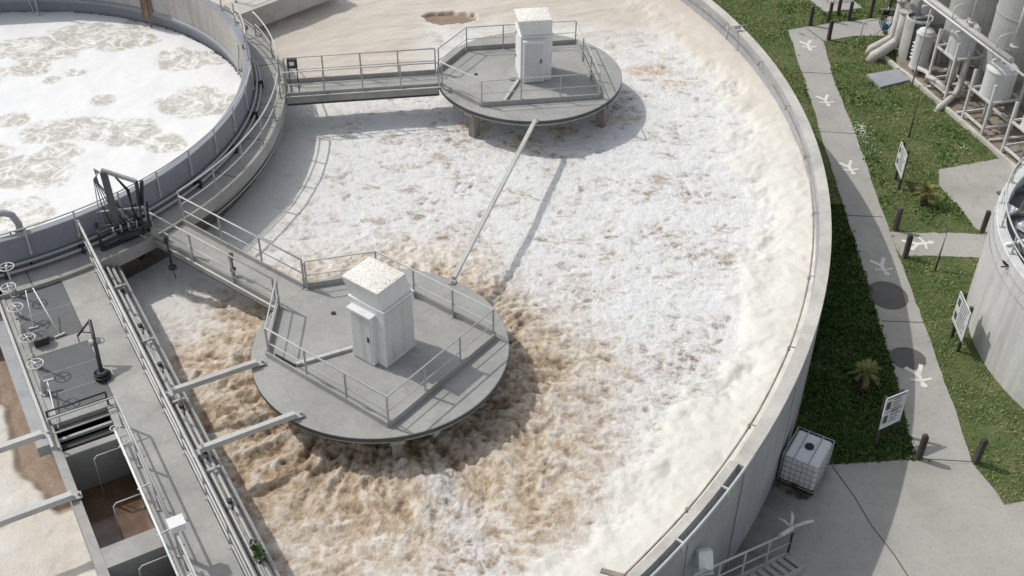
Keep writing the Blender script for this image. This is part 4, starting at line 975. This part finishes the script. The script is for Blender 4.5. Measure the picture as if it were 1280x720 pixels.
palm(1154, 256, .55, .62, 34, 'young palm with yellowing leaves on the lawn near the side path')
palm(1076, 490, .8, .50, 34, 'yellow green bushy palm in the shade between wall and path')

# intermediate bulk container on pallet
A = at(970, 603, G); B = at(1013, 621, G); ax = (B-A); ax.z = 0; ax.normalize(); ay = Vector((-ax.y, ax.x, 0))
org = A+ax*.02
t_ = thing('liquid_container', tuple(org), 'white caged plastic container on a pallet against the curved wall', 'container')
W_, D_ = 1.0, 1.2
def I(x, y, z): return org+ax*x+ay*y+Vector((0, 0, z))
m = MB()
for k in range(3): m.box(I(W_/2, .06+k*(D_-.12)/2, .075), (W_, .1, .10), ax)
for k in range(3): m.box(I(.06+k*(W_-.12)/2, D_/2, .014), (.10, D_, .022), ax)
for k in range(7): m.box(I(W_/2, .05+k*(D_-.10)/6, .137), (W_, .11, .022), ax)
m.build('pallet', 'pallet', t_)
m = MB(); bz0, bz1 = .16, 1.08
m.box(I(W_/2, D_/2, (bz0+bz1)/2), (W_-.06, D_-.06, bz1-bz0), ax); o = m.build('bottle', 'plastic', t_); bv = o.modifiers.new('b', 'BEVEL'); bv.width = .07; bv.segments = 4
m = MB(); m.lathe(I(W_/2, D_/2+.05, bz1), [(0, .06), (.10, .06), (.12, .04), (.12, 0)], 20); m.build('cap', 'black', t_)
for x in (.3, .7): m = MB(); m.bar(I(x, 0, bz1+.02), I(x, D_, bz1+.02), .03, .012); m.build('top_bar', 'galv', t_)
for nm_, P0, dx, Lx in (('front', I(0, -.005, 0), ax, W_), ('back', I(0, D_+.005, 0), ax, W_), ('left', I(-.005, 0, 0), ay, D_), ('right', I(W_+.005, 0, 0), ay, D_)):
    m = MB()
    for k in range(8): m.tube([P0+dx*(Lx*k/7)+Vector((0, 0, .15)), P0+dx*(Lx*k/7)+Vector((0, 0, 1.10))], .010, 5)
    for k in range(6): m.tube([P0+Vector((0, 0, .17+k*.185)), P0+dx*Lx+Vector((0, 0, .17+k*.185))], .011 if k < 5 else .016, 5)
    m.build('cage_side', 'galv', t_)
m = MB(); m.tube([I(W_/2, -.02, .22), I(W_/2, -.14, .22)], .05, 10); m.tube([I(W_/2-.09, -.12, .28), I(W_/2+.09, -.12, .28)], .015, 6); m.build('valve', 'black', t_)
m = MB()
for k in range(14):
    m.box(I(random.uniform(.0, .9), -.12+random.uniform(-.1, .05), .06+random.uniform(0, .06)), (random.uniform(.08, .2), random.uniform(.05, .12), .04), (random.uniform(-1, 1), random.uniform(-1, 1), 0))
tag(rebase(m.build('debris_pile', 'pallet')), 'dark wooden scraps piled in front of the caged container', 'debris', kind='stuff')

# stair at the bottom, lower right
F0 = at(984, 694, G); P1 = at(897, 707, -1.35); 
sd_ = Vector((P1.x-F0.x, P1.y-F0.y, 0)); run = sd_.length; sd_.normalize(); sn = Vector((-sd_.y, sd_.x, 0))
if sn.y < 0: sn = -sn
sw_ = .55
t_ = thing('metal_stair', tuple(F0), 'grey metal stair with railings climbing the tank wall at the bottom edge', 'stair')
slope = (P1.z-.95-G)/run
nst = 13; 
def ST(s, w_, z): return F0+sd_*s+sn*w_+Vector((0, 0, z))
top_run = run+.9
for k in range(nst):
    s = .12+top_run*k/nst; z = slope*s+.05
    m = MB(); m.box(ST(s, -sw_/2, z), (.13, sw_-.06, .03), sd_); m.build('tread', 'galv', t_)
for w_ in (0, -sw_):
    if w_:
        m = MB(); m.bar(ST(0, w_, .02), ST(top_run, w_, slope*top_run+.02), .05, .2); m.build('stringer', 'galv', t_); continue
    m = MB(); m.bar(ST(0, w_, .02), ST(top_run, w_, slope*top_run+.02), .05, .2); m.build('stringer', 'galv', t_)
    m = MB(); m.tube([ST(0, w_, .95), ST(top_run, w_, slope*top_run+1.0)], .028, 8); m.tube([ST(0, w_, .5), ST(top_run, w_, slope*top_run+.52)], .02, 8); ro_ = m.build('hand_rail', 'rail', t_)
    for k in range(5):
        s = top_run*k/4; m = MB(); m.bar(ST(s, w_, slope*s), ST(s, w_, slope*s+.96), .045, .045); m.build('post', 'steel_dark' if k == 0 else 'rail', t_)
m = MB(); c = ST(top_run+1.6, -sw_/2, slope*top_run+.02); m.box(c, (3.2, 1.3, .05), sd_); m.build('landing', 'grate', t_)
for s_ in (1.8, 4.4):
    m = MB(); m.bar(ST(top_run+s_-1.4, -sw_/2, 0), ST(top_run+s_-1.4, -sw_/2, slope*top_run), .08, .08); m.build('support_leg', 'galv', t_)
# white branching pipe fitting on the rail end
t_ = thing('branched_fitting', tuple(F0+Vector((0, 0, 1))), 'white branching plastic pipe hooked over the lower end of the stair rail', 'pipe fitting')
e = ST(.05, 0, 1.0); m = MB()
m.tube([ST(.6, 0, 1.0+slope*.6), e+Vector((0, 0, .12))], .055, 8); m.build('stem', 'vessel', t_)
for v, r_ in ((Vector((.02, .40, .12)), .045), (Vector((.50, .10, .16)), .045), (Vector((-.35, .22, .10)), .035)):
    m = MB(); m.tube([e+Vector((-.05, 0, .1)), e+v*.6+Vector((0, 0, .14)), e+v+Vector((0, 0, .1))], [r_, r_, r_*.8], 8); m.build('arm', 'vessel', t_)
# floodlight
t_ = thing('floodlight', tuple(at(880, 712, -2)), 'white floodlight box on a pole beside the stair at the bottom edge', 'floodlight')
c = at(881, 699, -1.0); m = MB(); m.box(c, (.34, .22, .46), (1, .15, 0), axz=(0, .55, 1)); o = m.build('housing', 'plastic', t_); bv = o.modifiers.new('b', 'BEVEL'); bv.width = .03; bv.segments = 3
m = MB(); m.box(c+Vector((-.02, -.1, -.25)), (.42, .28, .05), (1, .15, 0)); m.build('bracket', 'rail', t_)
m = MB(); m.tube([c+Vector((0, -.05, -.28)), Vector((c.x, c.y-.05, G))], .035, 8); m.build('pole', 'rail', t_)

# big round concrete tank at right
CS = Vector((20.85, 27.37, 0)); RS = 6.53
t_ = thing('round_tank', (CS.x, CS.y, G), 'tall round concrete tank cut off by the right edge', 'tank')
m = MB(); m.lathe(CS, [(RS, G), (RS, -.02), (RS-.02, 0), (RS-.28, 0), (RS-.30, -.02), (RS-.30, -.6)], 120); m.build('wall', 'vessel', t_)
m = MB(); m.lathe(CS, [(RS-.302, -.42), (0, -.25)], 120); m.build('roof', 'roofdark', t_)
m = MB(); m.tube(arc(CS, RS+.03, 0, 359, -.35, 3), .02, 6, True); m.tube(arc(CS, RS+.03, 0, 359, -.75, 3), .014, 6, True); m.build('cable_ring', 'galv', t_)
ro_ = MB(); ro_.tube(arc(CS, RS-.12, 0, 357, .62, 3), .03, 8, True); ro_.tube(arc(CS, RS-.12, 0, 357, .3, 3), .022, 8, True); rb = ro_.build('railing', 'rail', t_)
for a in range(0, 360, 12):
    d = Vector((math.cos(R(a)), math.sin(R(a)), 0)); m = MB(); m.box(CS+d*(RS-.12)+Vector((0, 0, .31)), (.05, .06, .6), d); m.box(CS+d*(RS-.12)+Vector((0, 0, .015)), (.16, .1, .02), d)
    po = m.build('post', 'rail', t_); po.parent = rb
for (px, py, s) in ((1245, 265, .55), (1272, 285, .5)):
    c = at(px+12, py, -.3); m = MB(); m.box(c+Vector((0, 0, .06)), (s, s*.8, .16), (.8, .5, 0)); m.build('hatch', 'plastic', t_)
m = MB(); c = at(1272, 322, -.2); m.tube([c+Vector((-.3, .3, -.1)), c+Vector((-.3, .3, .25)), c+Vector((.2, .35, .35)), c+Vector((.6, .2, .25)), c+Vector((.7, 0, -.1))], .06, 8); m.build('vent_pipe', 'plastic', t_)
for k in range(3):
    m = MB(); m.bar(CS+Vector((-5.6, 1.2+k*1.2, -.30)), CS+Vector((3, 3.5+k*1.0, -.22)), .12, .06); m.build('roof_rib', 'grate', t_)
m = MB()
for k in range(30):
    c = at(random.uniform(1268, 1300), random.uniform(325, 342), -.3); m.tube([c, c+Vector((random.uniform(-.3, .3), random.uniform(-.3, .3), .1)), c+Vector((random.uniform(-.4, .4), random.uniform(-.4, .4), 0))], .025, 5)
m.build('cable_coil', 'black', t_)

# ------------------------------------------------------------------ process plant, upper right
PD = Vector((.292, -.956, 0)); QD = Vector((.956, .292, 0)); E0 = at(1140, 100, G)
def E(p, q, z=0): return Vector((E0.x, E0.y, G))+PD*p+QD*q+Vector((0, 0, z))
def inv(v): d = v-E0; d.z = 0; return d.dot(PD), d.dot(QD)
# kerb along plinth edge
t_ = thing('plinth_kerb', tuple(E0), 'low pale concrete kerb between the lawn and the silos', 'kerb')
m = MB(); m.bar(E(-.3, -.05, .08), E(9.5, -.05, .08), .16, .16); m.build('kerb', 'coping', t_)
for k in range(4):
    m = MB(); m.bar(E(.9+2.2*k, .1, .12), E(1.1+2.2*k, 2.2, .12), .14, .10); m.build('cross_kerb', 'coping', t_)
a, b_ = at(1096, 66, G), at(1123, 88, G); m = MB(); m.bar(a+Vector((0, 0, .06)), b_+Vector((0, 0, .06)), .22, .14); m.bar(b_+Vector((.05, 0, .06)), E(-.3, .0, .06), .16, .13)
m.build('kerb', 'coping', t_)
def silo(c, r, h, label):
    T = thing('silo', tuple(c), label, 'silo', 'tall grey metal silos')
    m = MB(); m.lathe(c, [(r*.30, .35), (r, 1.45), (r, h), (r*.3, h+.5), (0, h+.55)], 48); o = m.build('shell', 'silo', T)
    for k in range(5):
        m = MB(); z = 1.5+(h-1.5)*k/4.2; m.lathe(c, [(r+.002, z), (r+.025, z), (r+.025, z+.05), (r+.002, z+.05)], 48, close=True); m.build('band', 'silo', T)
    for k in range(4):
        a = .785+k*1.571; q = c+Vector((math.cos(a)*r*.93, math.sin(a)*r*.93, 0)); m = MB(); m.box(q+Vector((0, 0, .85)), (.12, .12, 1.7), (math.cos(a), math.sin(a), 0)); m.build('leg', 'silo', T)
    m = MB(); m.tube([c+Vector((0, 0, .5)), c+Vector((0, 0, .15)), c+Vector((-.6, -.1, .12))], .1, 10); m.build('outlet', 'pipe', T)
    return T
silo(E(-.1, 2.25), .98, 6.4, 'grey cone bottomed silo behind the middle framed vessel, second in the row')
silo(E(2.55, 2.55), 1.12, 6.6, 'large grey silo nearest the viewer at the right edge')
silo(E(-2.7, 2.2), .95, 6.6, 'grey silo farthest back in the row at the top edge')
silo(E(5.2, 2.7), .85, 5.2, 'grey silo mostly outside the right edge behind the round tank')
def vessel(c, r, z0, z1, label, frame=True, legs=None, lean=None):
    T = thing('process_vessel', tuple(c), label, 'vessel', 'small white process vessels')
    m = MB(); m.lathe(c, [(0, z0-.18), (r*.55, z0-.13), (r, z0), (r, z1), (r*.85, z1+.12), (r*.4, z1+.2), (0, z1+.21)], 32); m.build('shell', 'vessel', T)
    m = MB(); m.lathe(c, [(r+.002, z0+.02), (r+.03, z0+.02), (r+.03, z0+.08), (r+.002, z0+.08)], 32, close=True); m.lathe(c, [(r+.002, z1-.06), (r+.03, z1-.06), (r+.03, z1), (r+.002, z1)], 32, close=True); m.build('band', 'vessel', T)
    m = MB(); m.tube([c+Vector((0, 0, z1+.2)), c+Vector((0, 0, z1+.4))], .06, 8); m.build('nozzle', 'pipe', T)
    if legs:
        s = legs
        for i, j in ((-1, -1), (1, -1), (1, 1), (-1, 1)):
            q = c+PD*(i*s)+QD*(j*s); m = MB(); m.box(q+Vector((0, 0, (z1-.3)/2)), (.085, .085, z1-.3), PD); m.build('leg', 'vessel', T)
        for zz in (.35, z0+.1):
            for k, (u0, u1) in enumerate((((-1, -1), (1, -1)), ((1, -1), (1, 1)), ((1, 1), (-1, 1)), ((-1, 1), (-1, -1)))):
                m = MB(); m.bar(c+PD*(u0[0]*s)+QD*(u0[1]*s)+Vector((0, 0, zz)), c+PD*(u1[0]*s)+QD*(u1[1]*s)+Vector((0, 0, zz)), .06, .09); m.build('brace', 'vessel', T)
        m = MB(); m.tube([c+Vector((0, 0, z0-.15)), c+Vector((0, 0, .3)), c+Vector((.1, .3, .12))], .07, 8); m.tube([c+Vector((-.25, -.1, z0-.1)), c+Vector((-.25, -.1, .12))], .06, 8); m.build('drain', 'pipe', T)
    return T
s_ = .62
lg = [inv(at(1177, 127, G)), inv(at(1201, 148, G)), inv(at(1225.6, 172.7, G)), inv(at(1253, 192, G))]
def vc(pmid): return E(pmid, .62+.12)
p34 = (lg[1][0]+lg[2][0])/2
vessel(E(p34, .80), .58, 1.35, 2.55, 'white vessel in a steel frame, in front of the nearest silo', legs=.66)
vessel(E(lg[3][0]+.66, .80), .58, 1.35, 2.55, 'white vessel in a steel frame cut by the right edge above the round tank', legs=.66)
vessel(E(lg[0][0]-.66, .95), .54, 1.75, 2.9, 'white vessel in a steel frame, farthest back of the framed three', legs=.66)
vessel(E(-.55, .55), .36, .25, 1.85, 'slim white vessel standing on the floor beside the valve post')
# vessel with dark shell
c = at(1138, 71, G); t_ = thing('dark_tank', tuple(c), 'dark blue grey upright tank wrapped by a pale shell at the top right', 'tank')
m = MB(); m.lathe(c, [(0, 0), (.50, 0), (.50, 1.75), (.46, 1.80), (0, 1.80)], 32); m.build('shell', weathered('dark_blue_sheet', (.10, .12, .15), .1, .5, (.05, .05, .05), .4, True), t_)
m = MB(); m.lathe(c, [(.50, 1.8), (.56, 1.8), (.56, 1.9), (.50, 1.9)], 32, close=True); m.build('rim', 'vessel', t_)
m = MB(); m.lathe(c, [(.51, .05), (.56, .05), (.56, 1.8), (.51, 1.8)], 20, 120, 235, True); m.build('cladding', 'pipe', t_)
m = MB(); m.box(c+Vector((.1, 0, 1.86)), (.8, .2, .08), QD); m.tube([c+Vector((-.1, .1, 1.8)), c+Vector((-.1, .1, 3.4))], .10, 10); m.build('lid_bracket', 'galv', t_)
# fat pipes coming out of the ground
def fat(pts, r, label, par='pipework'):
    T = thing(par, tuple(pts[0]), label, 'pipe', 'fat pale lagged pipes'); m = MB(); m.tube(pts, r, 14); m.build('pipe', 'pipe', T)
    k = pts[-1]; d = (pts[-1]-pts[-2]).normalized(); m = MB(); m.tube([k-d*.06, k+d*.02], r+.05, 14); m.build('flange', 'pipe', T); return T
a = at(1085, 66, G); b_ = at(1112, 58, G)
fat([a+Vector((0, 0, -.1)), a+Vector((.12, .02, .22)), a+Vector((.35, .05, .32)), b_+Vector((-.15, 0, .32)), b_+Vector((.05, 0, .5)), b_+Vector((.08, 0, 2.2))], .17, 'fat pale pipe rising from the lawn edge, the rear of a pair')
a = at(1087, 76, G); b_ = at(1120, 64, G)
fat([a+Vector((0, 0, -.1)), a+Vector((.15, .03, .25)), a+Vector((.4, .08, .36)), b_+Vector((-.2, 0, .36)), b_+Vector((.0, 0, .6)), b_+Vector((.02, 0, 1.9))], .22, 'fat pale pipe rising from the lawn edge, the front of a pair')
b_ = at(1196, 122, G); a = at(1171, 137, G)
fat([b_+Vector((0, 0, 2.6)), b_+Vector((0, 0, .75)), b_+Vector((-.05, -.05, .45)), b_+Vector((-.22, -.25, .26)), a+Vector((.25, .1, .2)), a+Vector((.1, 0, .14)), a+Vector((0, -.05, -.1))], .135, 'white vertical pipe bending out over the kerb onto the lawn')
# overhead pipe rack
zr = 3.5
t_ = thing('overhead_pipes', tuple(E(-.5, -.1)), 'pale overhead pipe and rail running in front of the silos', 'pipes')
pa, pb = at(1155, 0, G+zr), at(1283, 97, G+zr); dd = (pb-pa).normalized()
m = MB(); m.tube([pa-dd*6, pb+dd*1.5], .05, 8); m.build('front_rail', 'vessel', t_)
m = MB(); m.tube([pa-dd*6+QD*.30+Vector((0, 0, -.02)), pb-dd*1.3+QD*.30+Vector((0, 0, -.02))], .14, 12); m.build('main_pipe', 'pipe', t_)
for k, s in enumerate((.2, 2.6, 5.0)):
    m = MB(); m.box(pa+dd*s+QD*.25+Vector((0, 0, -.18)), (.08, .8, .08), PD); m.build('bracket', 'vessel', t_)
q = at(1139.5, 109, G); 
m = MB(); m.tube([q, Vector((q.x, q.y, G+zr))], .035, 8); m.build('support_post', 'galv', t_)
q = pb+dd*1.0; m = MB(); m.tube([Vector((q.x, q.y, G)), q], .035, 8); m.build('support_post', 'galv', t_)
for (px, py, s) in ((1213, 36, .09), (1266, 66, .11)):
    b0_ = at(px, py, G+zr); m = MB(); m.tube([b0_, b0_+Vector((0, 0, 3.2))], s, 10); m.tube([b0_+Vector((0, 0, .25)), b0_+Vector((0, 0, .32))], s+.07, 10); m.build('riser', 'pipe', t_)
for (px, py) in ((1190, 24), (1245, 62)):
    b0_ = at(px, py, G+zr); m = MB(); m.tube([b0_, b0_+Vector((0, 0, .5)), b0_+Vector((.08, 0, .58)), b0_+QD*.6+Vector((0, 0, .62))], .025, 6); m.build('vent', 'vessel', t_)
# valve post, handrail hoop, hoses
q = at(1136, 86, G); t_ = thing('valve_post', tuple(q), 'thin valve post with small white fittings before the dark tank', 'valve')
m = MB(); m.tube([q, q+Vector((0, 0, 1.35))], .022, 6); m.build('post', 'galv', t_)
for k in range(5): m = MB(); m.tube([q+Vector((-.08, 0, .55+.17*k)), q+Vector((.1+.04*k, 0, .57+.17*k))], .045, 8); m.build('fitting', 'plastic', t_)
q = at(1074, 54, G); t_ = thing('hoop_rail', tuple(q), 'single grey hoop handrail at the edge of the cross path', 'railing')
m = MB(); m.tube([q, q+Vector((0, 0, .95)), q+Vector((.08, .02, 1.05)), q+Vector((.7, .2, 1.05)), q+Vector((.95, .25, .95)), q+Vector((.9, .2, .55)), q+Vector((.6, .1, .35))], .025, 8); m.build('hoop', 'galv', t_)
q = at(1104, 44, G); t_ = thing('hose_bundle', tuple(q), 'tangle of black hoses with blue and orange fittings by the fat pipes', 'hoses')
m = MB()
for k in range(12):
    x_ = random.uniform(-.25, .25); m.tube([q+Vector((x_, 0, 1.0)), q+Vector((x_+random.uniform(-.1, .1), -.1, 1.25)), q+Vector((x_+random.uniform(-.15, .15), -.1, .7)), q+Vector((x_*.5, 0, .25))], .018, 5)
m.build('hose', 'black', t_)
m = MB(); m.box(q+Vector((-.05, -.1, .45)), (.28, .1, .3)); m.build('fitting', 'blue', t_); m = MB(); m.box(q+Vector((.05, -.12, .18)), (.16, .08, .14)); m.build('fitting', 'orange', t_); m = MB(); m.box(q+Vector((-.1, -.12, .78)), (.12, .06, .2)); m.build('fitting', 'coping', t_)
m = MB(); m.tube([q+Vector((0, .1, 0)), q+Vector((0, .1, 1.3))], .03, 6); m.bar(q+Vector((-.35, .1, 1.2)), q+Vector((.35, .1, 1.2)), .04, .04); m.build('stand', 'galv', t_)
# cover plate in lawn
P = [at(1083, 95, G), at(1121, 88.5, G), at(1136, 102, G), at(1100, 111, G)]; m = MB(); m.prism(P, G-.02, G+.09); t_ = rebase(m.build('cover_plate', 'cover')); tag(t_, 'flat blue grey cover plate in the lawn by the kerb', 'cover')
# bench like rack on upper slab, small concrete hut behind
q = at(1042, 3, G); t_ = thing('bike_rack', tuple(q), 'grey tubular rack on the slab at the top', 'rack')
for k in range(4):
    m = MB(); a = q+Vector((.35*k-.3, .08*k, .026)); m.tube([a, a+Vector((0, 0, .6)), a+Vector((.05, .35, .75)), a+Vector((.1, .7, .6)), a+Vector((.1, .7, 0))], .022, 6); m.build('hoop', 'galv', t_)
m = MB(); m.tube([q+Vector((-.4, 0, .35)), q+Vector((1.0, .3, .35))], .02, 6); m.build('tie_bar', 'galv', t_)
q = at(1112, 6, G); m = MB(); m.box(q+Vector((.9, .9, .35)), (2.0, .8, .7), (1, .1, 0)); tag(rebase(m.build('concrete_block', 'coping')), 'pale concrete block behind the pipes at the top', 'block')
# floor clutter on the plinth: sediment clods, small pipes
m = MB()
for k in range(160):
    p = E(random.uniform(-1, 8), random.uniform(.2, 3.2), .07); s = random.uniform(.03, .12)
    m.box(p+Vector((0, 0, s*.3)), (s*1.6, s, s*.7), (random.uniform(-1, 1), random.uniform(-1, 1), .1))
o = m.build('loose_stones', 'rust'); tag(o, 'scattered brown stones and rubble on the floor under the silos', 'rubble', kind='stuff')
for i, (u, lab) in enumerate(((-.2, 'low white pipe crossing the silo floor near the slim vessel'), (.6, 'low white pipe crossing the silo floor behind the kerb'))):
    a = E(u, .25, .2); m = MB(); m.tube([a, a+Vector((0, 0, .25)), a+QD*.1+PD*.5+Vector((0, 0, .3)), a+PD*1.1+QD*.1+Vector((0, 0, .28)), a+PD*1.15+QD*.1], .10, 10); tag(rebase(m.build('low_pipe', 'pipe')), lab, 'pipe')

# ------------------------------------------------------------------ grass and weeds
def inpoly(x, y, poly):
    c = np.zeros(x.shape, bool); n = len(poly)
    for i in range(n):
        x0, y0 = poly[i][0], poly[i][1]; x1, y1 = poly[(i+1) % n][0], poly[(i+1) % n][1]
        c ^= ((y0 > y) != (y1 > y)) & (x < (x1-x0)*(y-y0)/(y1-y0+1e-12)+x0)
    return c
polys = [[at(*p, G) for p in q] for q in (PATH, CROSS, SIDE, SLAB, APRON, TOPSLAB, PLINTH, [(1081, 95), (1121, 87), (1138, 102), (1100, 113)])]
def blades(n, region, size, wide, mat, name, label, cond, up_=1.0, lo=.5):
    x = rng.uniform(region[0], region[1], n); y = rng.uniform(region[2], region[3], n)
    ok = np.hypot(x-CR.x, y-CR.y) > RR+.03; ok &= np.hypot(x-CS.x, y-CS.y) > RS+.03
    for P in polys: ok &= ~inpoly(x+rng.normal(0, .035, n), y+rng.normal(0, .035, n), P)
    ok &= cond(x, y); x = x[ok]; y = y[ok]; n = len(x)
    den = fbm(x*.55, y*.55, 4, 400); keep = rng.uniform(0, 1, n) < np.clip(.85+1.3*den, .15, 1); x = x[keep]; y = y[keep]; n = len(x)
    sz = size*rng.uniform(lo, 1.25, n)*(1+.5*fbm(x*.9, y*.9, 2, 410)); a = rng.uniform(0, 6.283, n); tl = rng.uniform(.1, .9, n)
    dx = np.cos(a); dy = np.sin(a); px_ = -dy; py_ = dx; w_ = sz*wide
    z0 = np.full(n, G)
    v0 = np.stack([x-px_*w_/2*.4, y-py_*w_/2*.4, z0], 1); v1 = np.stack([x+px_*w_/2*.4, y+py_*w_/2*.4, z0], 1)
    mid = np.stack([x+dx*sz*tl*.4, y+dy*sz*tl*.4, z0+sz*.55*up_], 1)
    off = np.stack([px_*w_/2, py_*w_/2, np.zeros(n)], 1)
    tip = np.stack([x+dx*sz*tl, y+dy*sz*tl, z0+sz*(1-.5*tl)*up_], 1)
    co = np.stack([v0, v1, mid+off, tip, mid-off], 1).reshape(-1, 3); idx = np.arange(n)*5
    me = bpy.data.meshes.new(name); me.vertices.add(len(co)); me.vertices.foreach_set('co', co.ravel())
    q = np.stack([idx, idx+1, idx+2, idx+3, idx+4], 1); me.loops.add(q.size); me.loops.foreach_set('vertex_index', q.ravel().astype(np.int32))
    me.polygons.add(n); me.polygons.foreach_set('loop_start', (np.arange(n)*5).astype(np.int32)); me.update(calc_edges=True)
    me.materials.append(MT[mat]); o = bpy.data.objects.new(name, me); COL.objects.link(o); return tag(o, label, name.replace('_', ' '), kind='stuff')
def ang_(x, y): return np.degrees(np.arctan2(y-CR.y, x-CR.x))
blades(230000, (8, 24, 20.5, 57), .085, .28, 'grass', 'grass', 'short green lawn between the paths, walls and silos', lambda x, y: True | (x > 0))
blades(95000, (6.5, 12.6, 20.5, 36), .115, .5, 'weed', 'ground_cover', 'dark leafy weeds in the shade between curved wall and path', lambda x, y: (np.hypot(x-CR.x, y-CR.y) < RR+4.2) & (y < 35))
blades(14000, (12, 20, 33, 52), .12, .6, 'clover', 'clover', 'broad leaved clover patches in the sunny lawn', lambda x, y: fbm(x*.5, y*.5, 3, 77) > .06)
# daisies
m = MB()
for cx, cy, n, sp in ((1076, 165, 90, .26), (1084, 186, 14, .4), (1207, 190, 10, .3)):
    c = at(cx, cy, G)
    for k in range(n):
        p = c+Vector((random.gauss(0, sp*.6), random.gauss(0, sp), random.uniform(.06, .14))); s = random.uniform(.015, .03)
        m.add([p+Vector((s*math.cos(j*1.05), s*math.sin(j*1.05), 0)) for j in range(6)], [tuple(range(6))])
tag(m.build('daisies', 'daisy'), 'tiny white daisies scattered in the lawn beside the path', 'flowers', kind='stuff')
